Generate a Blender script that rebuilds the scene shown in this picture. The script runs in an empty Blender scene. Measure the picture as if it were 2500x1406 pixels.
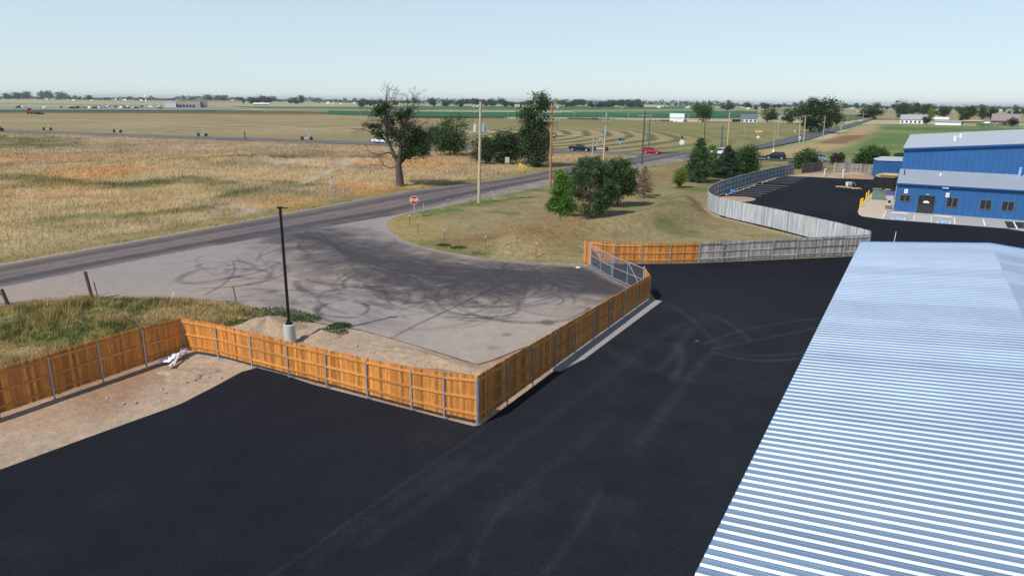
import bpy, bmesh, math, random
import numpy as np
from mathutils import Vector, Matrix
from mathutils.geometry import tessellate_polygon

# ------------------------------------------------------------------ camera, sky, sun, exposure
SC = bpy.context.scene
COL = SC.collection
F, H = 1690.0, 12.0                       # focal length in photo pixels, camera height in metres
PITCH, ROLL = math.radians(15.1), math.radians(0.6)
cam = bpy.data.cameras.new("camera"); cam_o = bpy.data.objects.new("camera", cam); COL.objects.link(cam_o)
cam.sensor_width = 36; cam.sensor_fit = 'HORIZONTAL'; cam.lens = F / 2500 * 36
cam.clip_start = 0.1; cam.clip_end = 60000
CM = Matrix.Translation((0, 0, H)) @ Matrix.Rotation(math.pi / 2 - PITCH, 4, 'X') @ Matrix.Rotation(ROLL, 4, 'Z')
cam_o.matrix_world = CM
SC.camera = cam_o

SUN_AZ, SUN_EL = math.radians(226), math.radians(48)
world = bpy.data.worlds.new("World"); SC.world = world; world.use_nodes = True
wn = world.node_tree.nodes; wl = world.node_tree.links
sky = wn.new('ShaderNodeTexSky'); sky.sky_type = 'NISHITA'; sky.sun_disc = False
sky.sun_elevation = SUN_EL; sky.sun_rotation = SUN_AZ
sky.air_density = 1.0; sky.dust_density = 0.3; sky.ozone_density = 3.0; sky.altitude = 1400
thin = wn.new('ShaderNodeMix'); thin.data_type = 'RGBA'; thin.inputs[0].default_value = .5       # pale tint mixed over the clear sky, fading out towards the zenith
thin.inputs[7].default_value = (4.5, 5.35, 5.6, 1)
wtc = wn.new('ShaderNodeTexCoord'); wsx = wn.new('ShaderNodeSeparateXYZ'); wl.new(wtc.outputs['Generated'], wsx.inputs[0])
wmr = wn.new('ShaderNodeMapRange'); wmr.inputs['From Min'].default_value = .02; wmr.inputs['From Max'].default_value = .88; wmr.inputs['To Min'].default_value = .76; wmr.inputs['To Max'].default_value = .0
wl.new(wsx.outputs['Z'], wmr.inputs['Value']); wl.new(wmr.outputs[0], thin.inputs[0])
wl.new(sky.outputs[0], thin.inputs[6]); wl.new(thin.outputs[2], wn['Background'].inputs[0]); wn['Background'].inputs[1].default_value = 0.108
sl = bpy.data.lights.new("sun", 'SUN'); sl.energy = 3.5; sl.angle = math.radians(0.6); sl.color = (1, 0.95, 0.87)
sun = bpy.data.objects.new("sun", sl); COL.objects.link(sun)
SD = Vector((math.sin(SUN_AZ) * math.cos(SUN_EL), math.cos(SUN_AZ) * math.cos(SUN_EL), math.sin(SUN_EL)))
sun.rotation_euler = (-SD).to_track_quat('-Z', 'Y').to_euler(); sun.location = SD * 200
SC.view_settings.view_transform = 'Standard'; SC.view_settings.look = 'None'
SC.view_settings.exposure = 0.42; SC.view_settings.gamma = 1.0
SC.cycles.max_bounces = 6; SC.cycles.transparent_max_bounces = 12

# ------------------------------------------------------------------ survey helpers (photo pixel -> point on the ground)
R3 = np.array(CM.to_3x3()); EYE = np.array([0, 0, H])
def ray(x, y): return R3 @ np.array([(x - 1250) / F, -(y - 703) / F, -1.0])
def G(x, y, z=0.0):
    d = ray(x, y); return EYE + d * ((z - H) / d[2])
def hit(x, y, P0, n):
    d = ray(x, y); return EYE + d * (np.dot(np.array(P0) - EYE, n) / np.dot(d, n))
def proj(X):
    c = R3.T @ (np.array(X) - EYE); return 1250 - F * c[0] / c[2], 703 + F * c[1] / c[2]
def ppm(P): return F / -(R3.T @ (np.array(P) - EYE))[2]
def zat(P, y):
    lo, hi = -5.0, 60.0
    for _ in range(40):
        m = (lo + hi) / 2
        if proj((P[0], P[1], m))[1] > y: lo = m
        else: hi = m
    return lo
def GP(pts): return np.array([G(*p)[:2] for p in pts])

# ------------------------------------------------------------------ noise
def _h(ix, iy, s):
    n = (ix.astype(np.int64) * 374761393 + iy.astype(np.int64) * 668265263 + s * 974711) & 0x7fffffff
    n = ((n ^ (n >> 13)) * 1274126177) & 0x7fffffff
    return ((n ^ (n >> 16)) & 0xffff) / 65535.0
def vnoise(x, y, s=0):
    x0 = np.floor(x); y0 = np.floor(y); fx = x - x0; fy = y - y0
    fx = fx * fx * (3 - 2 * fx); fy = fy * fy * (3 - 2 * fy)
    a = _h(x0, y0, s); b = _h(x0 + 1, y0, s); c = _h(x0, y0 + 1, s); d = _h(x0 + 1, y0 + 1, s)
    return (a * (1 - fx) + b * fx) * (1 - fy) + (c * (1 - fx) + d * fx) * fy
def fbm(x, y, s=0, o=4):
    r = 0; a = 0.5; t = 0
    for i in range(o):
        r = r + a * vnoise(x, y, s + i * 17); t += a; a *= 0.5; x = x * 2.03 + 5.1; y = y * 2.03 + 1.7
    return r / t
def sst(a, b, x):
    t = np.clip((x - a) / (b - a), 0, 1); return t * t * (3 - 2 * t)
def lin(h):
    h = h.lstrip('#'); c = [int(h[i:i + 2], 16) / 255 for i in (0, 2, 4)]
    return np.array([v / 12.92 if v <= 0.04045 else ((v + 0.055) / 1.055) ** 2.4 for v in c])
def mixc(a, b, t): return a * (1 - t[:, None]) + b * t[:, None]

# ------------------------------------------------------------------ materials
MATS = {}
def newmat(name):
    m = bpy.data.materials.new(name); m.use_nodes = True
    return m, m.node_tree.nodes, m.node_tree.links, m.node_tree.nodes['Principled BSDF']
def mat(name, col, rough=0.7, metal=0.0, var=0.15, scale=2.0, col2=None, bump=0.0, bscale=None, spec=0.4, tone=0.0, stretch=(1, 1, 1), trans=0.0, attr=None, fine=0.0, fscale=20, gain=1.0):
    """principled; colour varied by object-space noise, by the 'tone' attribute and optionally taken from a colour attribute"""
    m, n, l, b = newmat(name)
    if isinstance(col, str): col = lin(col)
    if isinstance(col2, str): col2 = lin(col2)
    tc = n.new('ShaderNodeTexCoord'); mp = n.new('ShaderNodeMapping'); mp.inputs['Scale'].default_value = stretch
    l.new(tc.outputs['Object'], mp.inputs[0])
    nz = n.new('ShaderNodeTexNoise'); nz.inputs['Scale'].default_value = scale; nz.inputs['Detail'].default_value = 6; nz.inputs['Roughness'].default_value = 0.65
    l.new(mp.outputs[0], nz.inputs[0])
    mx = n.new('ShaderNodeMix'); mx.data_type = 'RGBA'
    mr = n.new('ShaderNodeMapRange'); mr.inputs['From Min'].default_value = 0.3; mr.inputs['From Max'].default_value = 0.7
    l.new(nz.outputs['Fac'], mr.inputs['Value'])
    if attr:
        at = n.new('ShaderNodeAttribute'); at.attribute_name = attr
        hs = n.new('ShaderNodeVectorMath'); hs.operation = 'SCALE'
        f = n.new('ShaderNodeMapRange'); f.inputs['From Min'].default_value = 0; f.inputs['From Max'].default_value = 1
        f.inputs['To Min'].default_value = gain * (1 - var); f.inputs['To Max'].default_value = gain * (1 + var)
        l.new(mr.outputs[0], f.inputs['Value']); l.new(at.outputs['Color'], hs.inputs[0]); l.new(f.outputs[0], hs.inputs['Scale'])
        out = hs.outputs[0]
    else:
        c1 = np.array(col) * (1 - var) if col2 is None else np.array(col)
        c2 = np.array(col) * (1 + var) if col2 is None else np.array(col2)
        mx.inputs[6].default_value = (*c1, 1); mx.inputs[7].default_value = (*np.clip(c2, 0, 1), 1)
        l.new(mr.outputs[0], mx.inputs[0]); out = mx.outputs[2]
    if fine:
        nf = n.new('ShaderNodeTexNoise'); nf.inputs['Scale'].default_value = fscale; nf.inputs['Detail'].default_value = 3
        l.new(mp.outputs[0], nf.inputs[0])
        ff = n.new('ShaderNodeMapRange'); ff.inputs['From Min'].default_value = .25; ff.inputs['From Max'].default_value = .75
        ff.inputs['To Min'].default_value = 1 - fine; ff.inputs['To Max'].default_value = 1 + fine
        l.new(nf.outputs['Fac'], ff.inputs['Value'])
        h2 = n.new('ShaderNodeVectorMath'); h2.operation = 'SCALE'; l.new(out, h2.inputs[0]); l.new(ff.outputs[0], h2.inputs['Scale']); out = h2.outputs[0]
    if tone:
        at = n.new('ShaderNodeAttribute'); at.attribute_name = 'tone'
        f = n.new('ShaderNodeMapRange'); f.inputs['To Min'].default_value = 1 - tone; f.inputs['To Max'].default_value = 1 + tone
        l.new(at.outputs['Fac'], f.inputs['Value'])
        h2 = n.new('ShaderNodeVectorMath'); h2.operation = 'SCALE'; l.new(out, h2.inputs[0]); l.new(f.outputs[0], h2.inputs['Scale']); out = h2.outputs[0]
    l.new(out, b.inputs['Base Color'])
    b.inputs['Roughness'].default_value = rough; b.inputs['Metallic'].default_value = metal; b.inputs['Specular IOR Level'].default_value = spec
    if bump:
        bp = n.new('ShaderNodeBump'); bp.inputs['Strength'].default_value = bump; bp.inputs['Distance'].default_value = 0.05
        nb = n.new('ShaderNodeTexNoise'); nb.inputs['Scale'].default_value = bscale or scale * 4; nb.inputs['Detail'].default_value = 5
        l.new(mp.outputs[0], nb.inputs[0]); l.new(nb.outputs['Fac'], bp.inputs['Height']); l.new(bp.outputs[0], b.inputs['Normal'])
    if trans:
        tr = n.new('ShaderNodeBsdfTranslucent'); l.new(out, tr.inputs[0]); ms = n.new('ShaderNodeMixShader'); ms.inputs[0].default_value = trans
        l.new(b.outputs[0], ms.inputs[1]); l.new(tr.outputs[0], ms.inputs[2]); l.new(ms.outputs[0], n['Material Output'].inputs[0])
    MATS[name] = m
    return m

M_wood = mat('cedar_wood', (.50, .20, .043), .6, var=.26, scale=5, stretch=(2.2, 2.2, .35), tone=.45, spec=.4, fine=.2, fscale=14)
M_rail = mat('cedar_rail', (.50, .22, .062), .6, var=.2, scale=3, tone=.3, spec=.4)
M_wgrey = mat('weathered_wood', (.31, .295, .28), .85, var=.34, scale=5, stretch=(2, 2, .3), tone=.55, spec=.15)
M_wdark = mat('weathered_wood_brown', (.17, .155, .145), .85, var=.3, scale=4, stretch=(2, 2, .4), tone=.4, spec=.15)
M_galv = mat('galvanised_steel', (.42, .46, .52), .45, .55, var=.12)
M_steelb = mat('painted_blue_steel', (.08, .13, .19), .5, .2)
M_black = mat('black_paint', (.012, .012, .014), .4, var=.2)
M_conc = mat('concrete', (.46, .46, .45), .85, var=.1, scale=3, fine=.08)
M_lotc = mat('apron_concrete', (.34, .33, .32), .85, var=.1, scale=1.2, fine=.08)
M_white = mat('white_paint', (.75, .76, .76), .55, var=.05)
M_yellow = mat('yellow_paint', (.75, .50, .02), .5, var=.1)
M_green = mat('cabinet_green', (.115, .18, .145), .55, var=.08)
M_red = mat('sign_red', (.50, .012, .022), .45, var=.05)
M_grey = mat('sign_grey', (.45, .50, .54), .5, .3, var=.08)
M_blue = mat('blue_steel_cladding', (.024, .105, .28), .45, var=.1, scale=.8, spec=.4)
M_bluetrim = mat('blue_trim', (.012, .07, .25), .45, var=.08)
M_roofg = mat('galvalume_roof_dull', (.40, .44, .48), .5, .1, var=.06, scale=.4)
M_glass = mat('dark_glass', (.025, .03, .035), .12, var=.1, spec=.6)
M_brz = mat('bronze_frame', (.16, .14, .12), .5, .2)
M_tyre = mat('rubber', (.015, .015, .016), .8)
M_rim = mat('alloy', (.6, .62, .65), .3, .7, var=.05)
M_pole = mat('pole_wood_tan', (.46, .36, .26), .85, var=.25, scale=4, stretch=(2, 2, .2))
M_poleo = mat('pole_wood_orange', (.36, .17, .06), .85, var=.25, scale=4, stretch=(2, 2, .2))
M_poled = mat('pole_wood_dark', (.085, .06, .045), .85, var=.3, scale=4, stretch=(2, 2, .2))
M_poleg = mat('pole_wood_grey', (.30, .28, .25), .85, var=.25, scale=4, stretch=(2, 2, .2))
M_ins = mat('porcelain', (.42, .42, .40), .3)
M_bark = mat('bark', (.085, .07, .06), .9, var=.35, scale=6, stretch=(2, 2, .4), bump=.5)
M_barkg = mat('bark_pale', (.26, .22, .18), .9, var=.3, scale=6)
M_twig = mat('twigs', (.12, .105, .095), .9, var=.2)
M_leafd = mat('leaves_dark', (.036, .066, .020), .65, var=.3, scale=.8, tone=.48, trans=.25, spec=.25)
M_leafm = mat('leaves_mid', (.055, .105, .024), .65, var=.3, scale=.8, tone=.48, trans=.3, spec=.25)
M_leafb = mat('leaves_bright', (.095, .21, .03), .6, var=.25, scale=.9, tone=.5, trans=.3, spec=.3)
M_leafy = mat('leaves_yellow_green', (.18, .25, .035), .6, var=.25, scale=.9, tone=.5, trans=.3, spec=.3)
M_needle = mat('needles', (.054, .100, .034), .7, var=.3, scale=.9, tone=.6, trans=.15, spec=.25)
M_spruce = mat('needles_dark', (.030, .058, .026), .7, var=.3, scale=.9, tone=.55, trans=.12, spec=.25)
M_deadn = mat('needles_dead', (.21, .145, .095), .8, var=.3, scale=.9, tone=.5, trans=.15, spec=.2)
M_leafp = mat('leaves_purple_brown', (.05, .045, .03), .7, var=.3, tone=.5, trans=.2)
M_leaff = mat('leaves_far', (.048, .075, .040), .8, var=.3, scale=.2, tone=.5, trans=.15, spec=.2)
M_dirtp = mat('heaped_dirt', (.32, .235, .16), .95, var=.22, scale=3, fine=.2, fscale=12, bump=.6, bscale=9)
M_rock = mat('stone', (.38, .32, .27), .9, var=.25, scale=8)
M_plastic = mat('white_sheeting', (.80, .80, .84), .35, var=.05)
M_rust = mat('rusty_steel', (.10, .045, .03), .8, var=.3)
M_tpost = mat('post_steel_green', (.075, .075, .06), .7, var=.2)
M_ply = mat('plywood', (.55, .40, .20), .8, var=.2)
M_net = mat('black_netting', (.012, .012, .013), .8, var=.3, scale=6)
M_tan = mat('tan_wall', (.52, .43, .30), .85, var=.08)
M_brown = mat('brown_brick', (.20, .105, .08), .85, var=.15)
M_shed = mat('shed_roof', (.36, .38, .40), .6, .2)
M_bluep = mat('blue_marking', (.12, .32, .62), .6, var=.1)
M_purple = mat('purple_panel', (.10, .09, .30), .6)
M_grass_col = mat('grass_blades', (.3, .3, .1), .8, attr='col', gain=1.12, var=.15, scale=1.5, trans=.25, spec=.15)
M_field = mat('field_ground', (.3, .3, .1), .95, attr='col', gain=.86, var=.13, scale=.9, fine=.14, fscale=5, spec=.15, bump=.4, bscale=3)
M_lawn = mat('lawn_ground', (.3, .3, .1), .95, attr='col', gain=.84, var=.30, scale=2.3, fine=.35, fscale=9, spec=.15, bump=.7, bscale=7)
M_dirt = mat('dirt_ground', (.3, .3, .1), .95, attr='col', gain=.76, var=.17, scale=2.2, fine=.22, fscale=11, spec=.15, bump=.5, bscale=7)
M_oldasp = mat('old_asphalt', (.3, .3, .1), .85, attr='col', gain=.84, var=.10, scale=1.6, fine=.14, fscale=16, spec=.3)
M_newasp = mat('new_asphalt', (.3, .3, .1), .92, attr='col', var=.14, scale=.5, fine=.38, fscale=16, spec=.10)

# ------------------------------------------------------------------ mesh helpers
def link(name, me, mats, parent=None):
    for m in (mats if isinstance(mats, (list, tuple)) else [mats]): me.materials.append(m)
    o = bpy.data.objects.new(name, me); COL.objects.link(o)
    if parent is not None: o.parent = parent
    return o
def npmesh(name, V, Fc, mats, parent=None, tone=None, col=None, smooth=False, mi=None):
    V = np.asarray(V, np.float32); Fc = np.asarray(Fc, np.int32); k = Fc.shape[1]
    me = bpy.data.meshes.new(name)
    me.vertices.add(len(V)); me.vertices.foreach_set('co', V.ravel())
    me.loops.add(Fc.size); me.loops.foreach_set('vertex_index', Fc.ravel())
    me.polygons.add(len(Fc)); me.polygons.foreach_set('loop_start', np.arange(0, Fc.size, k, dtype=np.int32))
    me.polygons.foreach_set('loop_total', np.full(len(Fc), k, np.int32))
    if mi is not None: me.polygons.foreach_set('material_index', np.asarray(mi, np.int32))
    me.polygons.foreach_set('use_smooth', np.full(len(Fc), bool(smooth)))
    if tone is not None:
        a = me.attributes.new('tone', 'FLOAT', 'POINT'); a.data.foreach_set('value', np.asarray(tone, np.float32))
    if col is not None:
        a = me.attributes.new('col', 'FLOAT_COLOR', 'POINT')
        a.data.foreach_set('color', np.concatenate([np.clip(col, 0, 1), np.ones((len(V), 1))], 1).astype(np.float32).ravel())
    me.update(calc_edges=True); me.validate()
    return link(name, me, mats, parent)

class MB:
    def __init__(s): s.v = []; s.f = []; s.t = []
    def add(s, vs, fs, tone=.5):
        b = len(s.v); s.v += [tuple(map(float, p)) for p in vs]; s.f += [tuple(i + b for i in f) for f in fs]; s.t += [tone] * len(vs); return s
    def box(s, c, d, rz=0, tone=.5, tilt=0):
        x, y, z = d[0] / 2, d[1] / 2, d[2] / 2; m = Matrix.Rotation(rz, 3, 'Z') @ Matrix.Rotation(tilt, 3, 'Y')
        vs = [Vector(c) + m @ Vector(p) for p in [(-x, -y, -z), (x, -y, -z), (x, y, -z), (-x, y, -z), (-x, -y, z), (x, -y, z), (x, y, z), (-x, y, z)]]
        return s.add(vs, [(0, 3, 2, 1), (4, 5, 6, 7), (0, 1, 5, 4), (1, 2, 6, 5), (2, 3, 7, 6), (3, 0, 4, 7)], tone)
    def beam(s, a, b, w, h, tone=.5):
        a = Vector(a); b = Vector(b); d = (b - a).normalized(); up = Vector((0, 0, 1)) if abs(d.z) < .95 else Vector((1, 0, 0))
        r = d.cross(up).normalized() * w / 2; q = r.cross(d).normalized() * h / 2
        vs = [a - r - q, a + r - q, a + r + q, a - r + q, b - r - q, b + r - q, b + r + q, b - r + q]
        return s.add(vs, [(0, 1, 2, 3), (7, 6, 5, 4), (0, 4, 5, 1), (1, 5, 6, 2), (2, 6, 7, 3), (3, 7, 4, 0)], tone)
    def tube(s, a, b, r0, r1=None, n=8, tone=.5):
        r1 = r0 if r1 is None else r1
        a = Vector(a); b = Vector(b); d = (b - a).normalized(); up = Vector((0, 0, 1)) if abs(d.z) < .9 else Vector((1, 0, 0))
        p = d.cross(up).normalized(); q = p.cross(d)
        vs = [a + (p * math.cos(2 * math.pi * i / n) + q * math.sin(2 * math.pi * i / n)) * r0 for i in range(n)]
        vs += [b + (p * math.cos(2 * math.pi * i / n) + q * math.sin(2 * math.pi * i / n)) * r1 for i in range(n)]
        fs = [(i, i + n, (i + 1) % n + n, (i + 1) % n) for i in range(n)] + [tuple(range(n)), tuple(range(2 * n - 1, n - 1, -1))]
        return s.add(vs, fs, tone)
    def path(s, pts, r, n=6, tone=.5):
        for a, b in zip(pts[:-1], pts[1:]): s.tube(a, b, r, r, n, tone)
        return s
    def prism(s, poly, z0, z1, tone=.5):
        n = len(poly); vs = [(*p, z0) for p in poly] + [(*p, z1) for p in poly]
        return s.add(vs, [tuple(range(n - 1, -1, -1)), tuple(range(n, 2 * n))] + [(i, (i + 1) % n, (i + 1) % n + n, i + n) for i in range(n)], tone)
    def build(s, name, m, parent=None, smooth=False):
        me = bpy.data.meshes.new(name); me.from_pydata(s.v, [], s.f)
        a = me.attributes.new('tone', 'FLOAT', 'POINT'); a.data.foreach_set('value', s.t)
        if smooth:
            me.polygons.foreach_set('use_smooth', [True] * len(me.polygons))
        me.update(); return link(name, me, m, parent)

def tag(o, label, cat, group=None):
    o['label'] = label; o['category'] = cat
    if group: o['group'] = group
    return o
def thing(name, label, cat, loc, rz=0, group=None):
    o = bpy.data.objects.new(name, None); COL.objects.link(o); o.empty_display_size = .3
    o.location = loc; o.rotation_euler = (0, 0, rz); return tag(o, label, cat, group)
def struct(o, kind='structure'): o['kind'] = kind; return o
def copy_tree(o, parent=None):
    c = o.copy(); COL.objects.link(c)
    if parent is not None: c.parent = parent
    for ch in list(o.children): copy_tree(ch, c)
    return c

# ------------------------------------------------------------------ ground sheets
def inside(P, poly):
    x, y = P[:, 0], P[:, 1]; r = np.zeros(len(P), bool); n = len(poly)
    for i in range(n):
        x1, y1 = poly[i]; x2, y2 = poly[(i + 1) % n]
        if y1 == y2: continue
        c = ((y1 > y) != (y2 > y)) & (x < (x2 - x1) * (y - y1) / (y2 - y1) + x1); r ^= c
    return r
def pdist(P, line, closed=False):
    """distance to a polyline and closest points"""
    best = np.full(len(P), 1e9); cp = np.zeros((len(P), 2)); n = len(line)
    for i in range(n if closed else n - 1):
        a = np.asarray(line[i]); b = np.asarray(line[(i + 1) % n]); d = b - a; L = (d ** 2).sum()
        if L < 1e-12: continue
        t = np.clip(((P - a) @ d) / L, 0, 1); q = a + t[:, None] * d; ds = ((P - q) ** 2).sum(1)
        m = ds < best; best[m] = ds[m]; cp[m] = q[m]
    return np.sqrt(best), cp
def resample(poly, step, jit=0, seed=1, closed=True):
    rng = np.random.default_rng(seed); out = []; n = len(poly)
    for i in range(n if closed else n - 1):
        a = np.array(poly[i]); b = np.array(poly[(i + 1) % n]); k = max(1, int(np.linalg.norm(b - a) / step))
        for j in range(k): out.append(a + (b - a) * j / k)
    out = np.array(out)
    if jit: out = out + (rng.random(out.shape) - .5) * 2 * jit
    return out
def curve(pts, sub=8, closed=False):
    """Catmull-Rom through pts"""
    P = [np.array(p, float) for p in pts]; n = len(P); out = []
    for i in range(n if closed else n - 1):
        p0 = P[(i - 1) % n] if closed or i > 0 else P[0]; p1 = P[i]; p2 = P[(i + 1) % n]; p3 = P[(i + 2) % n] if closed or i + 2 < n else P[-1]
        for j in range(sub):
            t = j / sub
            out.append(.5 * ((2 * p1) + (-p0 + p2) * t + (2 * p0 - 5 * p1 + 4 * p2 - p3) * t * t + (-p0 + 3 * p1 - 3 * p2 + p3) * t ** 3))
    if not closed: out.append(P[-1])
    return np.array(out)
def sheet(name, poly, res, z, m, colfn, zfn=None, kind='structure'):
    poly = np.asarray(poly); lo = poly.min(0) - res; hi = poly.max(0) + res
    nx = int((hi[0] - lo[0]) / res) + 2; ny = int((hi[1] - lo[1]) / res) + 2
    gx, gy = np.meshgrid(lo[0] + np.arange(nx) * res, lo[1] + np.arange(ny) * res); P = np.stack([gx.ravel(), gy.ravel()], 1)
    ins = inside(P, poly)
    i = np.arange(ny * nx).reshape(ny, nx)
    q = np.stack([i[:-1, :-1], i[:-1, 1:], i[1:, 1:], i[1:, :-1]], -1).reshape(-1, 4)
    q = q[ins[q].sum(1) >= 1]
    used = np.unique(q); mp = np.full(len(P), -1); mp[used] = np.arange(len(used)); P = P[used]; ins = ins[used]; q = mp[q]
    if (~ins).any(): P[~ins] = pdist(P[~ins], poly, True)[1]
    Z = np.full(len(P), z) if zfn is None else zfn(P[:, 0], P[:, 1]) + z
    o = npmesh(name, np.column_stack([P, Z]), q, m, col=colfn(P[:, 0], P[:, 1]), smooth=True)
    return struct(o, kind)
def flat(name, poly, z, m, kind='structure'):
    poly = [tuple(p) for p in poly]; tris = tessellate_polygon([[Vector((*p, 0)) for p in poly]])
    return struct(npmesh(name, [(*p, z) for p in poly], tris, m), kind)
def ribbon(name, line, w, z, m, kind='structure', parent=None):
    line = np.asarray(line); d = np.gradient(line, axis=0); d /= np.linalg.norm(d, axis=1)[:, None]; nrm = np.stack([-d[:, 1], d[:, 0]], 1) * w / 2
    n = len(line); V = np.concatenate([np.column_stack([line + nrm, np.full(n, z)]), np.column_stack([line - nrm, np.full(n, z)])])
    q = [(i, i + n, i + n + 1, i + 1) for i in range(n - 1)]
    return struct(npmesh(name, V, q, m, parent), kind)

# --- far ground to the horizon
mg, n_, l_, b_ = newmat('far_land')
geo = n_.new('ShaderNodeNewGeometry'); mp_ = n_.new('ShaderNodeMapping'); mp_.inputs['Scale'].default_value = (.0009, .004, 1); mp_.inputs['Rotation'].default_value = (0, 0, .35)
l_.new(geo.outputs['Position'], mp_.inputs[0])
vz = n_.new('ShaderNodeTexVoronoi'); vz.inputs['Scale'].default_value = 2.2; vz.feature = 'F1'; l_.new(mp_.outputs[0], vz.inputs[0])
cr = n_.new('ShaderNodeValToRGB'); cr.color_ramp.interpolation = 'CONSTANT'
for i, (p, c) in enumerate([(0, '#8f8d6c'), (.3, '#6f8560'), (.48, '#a1987a'), (.66, '#7c8a66'), (.84, '#9a8f72')]):
    e = cr.color_ramp.elements[0] if i == 0 else (cr.color_ramp.elements[1] if i == 1 else cr.color_ramp.elements.new(p)); e.position = p; e.color = (*lin(c), 1)
sx = n_.new('ShaderNodeSeparateColor'); l_.new(vz.outputs['Color'], sx.inputs[0]); l_.new(sx.outputs[0], cr.inputs[0]); l_.new(cr.outputs[0], b_.inputs['Base Color'])
b_.inputs['Roughness'].default_value = .95; b_.inputs['Specular IOR Level'].default_value = .1
ring = [(16000 * math.cos(a * math.pi / 32), 16000 * math.sin(a * math.pi / 32)) for a in range(64)]
flat('ground', ring, -.35, mg)

# --- colour functions
WHITEC = np.array([1., 1., 1.])
GREENBAND = [GP([(-60, 432), (90, 440), (260, 452), (330, 456)]), GP([(250, 455), (320, 462), (380, 448), (470, 440), (530, 452)]), GP([(-40, 340), (60, 342), (108, 350), (90, 360), (20, 362)]),
             GP([(560, 480), (620, 470)]), GP([(130, 545), (190, 530), (280, 528), (420, 520), (540, 505)]), GP([(700, 450), (760, 458)])]
TRACK = curve(GP([(735, 452), (770, 437), (800, 424), (835, 412), (870, 402), (905, 402)]), 6)
TRACK2 = curve(GP([(680, 403), (740, 404), (810, 412), (850, 402), (900, 398)]), 6)
PATCH = curve(GP([(545, 508), (580, 505), (610, 518), (590, 524)]), 4)
ROADN = GP([(-300, 700), (0, 647), (400, 577), (600, 540), (999, 467), (1240, 436), (1341, 415), (1520, 389)])
def bare(x, y):
    P = np.stack([x, y], 1); n = fbm(x * .6, y * .6, 5)
    b = 1 - sst(.7, 2.1, pdist(P, TRACK)[0] + n * 1.2); b = np.maximum(b, .8 * (1 - sst(1.2, 3.2, pdist(P, TRACK2)[0] + n * 2.5)))
    return np.maximum(b, 1 - sst(.6, 2.4, pdist(P, PATCH)[0] + n * 1.8))
def prairie_col(x, y):
    P = np.stack([x, y], 1)
    a = lin('#bd9668') * np.ones((len(x), 1)); tan = lin('#b39d76'); grey = lin('#a08f75'); olive = lin('#71713f'); green = lin('#4c5a2a')
    n1 = fbm(x * .045, y * .045, 1); n2 = fbm(x * .11 + 3, y * .11, 2); n3 = fbm(x * .5, y * .5, 3)
    c = mixc(a, tan, sst(.40, .60, n1)); c = mixc(c, grey, sst(.52, .66, n2) * .8)
    near = sst(-20, -60, x) * sst(110, 75, y); c = mixc(c, lin('#ad9a70'), near * .7)
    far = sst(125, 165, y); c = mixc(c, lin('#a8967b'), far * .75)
    c = mixc(c, olive, sst(.56, .72, fbm(x * .09, y * .09, 9)) * .35)
    for k, ln in enumerate(GREENBAND):
        w = (2.5, 2.5, 7, 1.5, 1.6, 2)[k]; d = pdist(P, ln)[0]
        c = mixc(c, green, (1 - sst(w * .3, w * 1.9, d + (n3 - .5) * w * 2.2)) * .55)
    dr = pdist(P, ROADN)[0]; c = mixc(c, lin('#7a7038'), (1 - sst(1.2, 5.5, dr + (n3 - .5) * 3)) * .75)
    c = mixc(c, lin('#ab957c'), (1 - sst(.2, .9, dr + (n3 - .5) * .6)) * .9)
    c = mixc(c, lin('#ad9e8a'), bare(x, y) * .8)
    return c * (.85 + .3 * n3[:, None])
PRAIRIE = GP([(-300, 700), (0, 646), (400, 576), (600, 539), (999, 466), (1240, 435), (1341, 414), (1520, 388), (1562, 381), (1450, 377), (1343, 374), (1120, 364), (907, 355), (640, 346), (300, 334), (0, 324), (-300, 313)])
def prairie_z(x, y):
    P = np.stack([x, y], 1); e = sst(1.5, 9, pdist(P, PRAIRIE, True)[0])
    z = (fbm(x * .05, y * .05, 11) - .35) * 1.6 * e
    b = pdist(P, GP([(560, 398), (640, 395), (740, 400), (830, 402), (920, 400)]))[0]
    return z + e * .7 * (1 - sst(1, 5, b)) - bare(x, y) * .1 * e
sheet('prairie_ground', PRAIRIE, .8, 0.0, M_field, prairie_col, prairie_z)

# stubble field with curved mowing swaths
CX, CY = -80., 280.
def stubble_col(x, y):
    r = np.hypot(x - CX, (y - CY) * 1.0); n = fbm(x * .03, y * .03, 21); n2 = fbm(x * .15, y * .15, 22)
    c = mixc(lin('#a08d68') * np.ones((len(x), 1)), lin('#93855f'), sst(.35, .65, n))
    s = np.sin((r + (n - .5) * 9) / 8.2 * 2 * math.pi)
    amt = sst(-110, 10, x + (n2 - .5) * 40) * .7 + .28
    c = mixc(c, lin('#585a34'), sst(-.1, .6, s + (n2 - .5) * .7) * amt)
    edge = sst(128, 160, r) * sst(0, 60, x); c = mixc(c, lin('#737544'), edge * .75)
    rr = sst(55, 110, x) * sst(.4, .6, n2); c = mixc(c, lin('#96855c'), rr * .5)
    return c * (.9 + .2 * n2[:, None])
STUB = GP([(-400, 309), (0, 317), (640, 338), (907, 347), (1120, 356), (1343, 365), (1548, 374), (1690, 371), (1770, 366), (1830, 358), (1900, 341), (1960, 327), (2050, 309), (2010, 300), (1850, 300), (1640, 298), (1400, 291), (1000, 288), (800, 280), (400, 277.5), (0, 276.5), (-400, 275)])
sheet('stubble_field', STUB, 1.5, 0.0, M_field, stubble_col)

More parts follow.
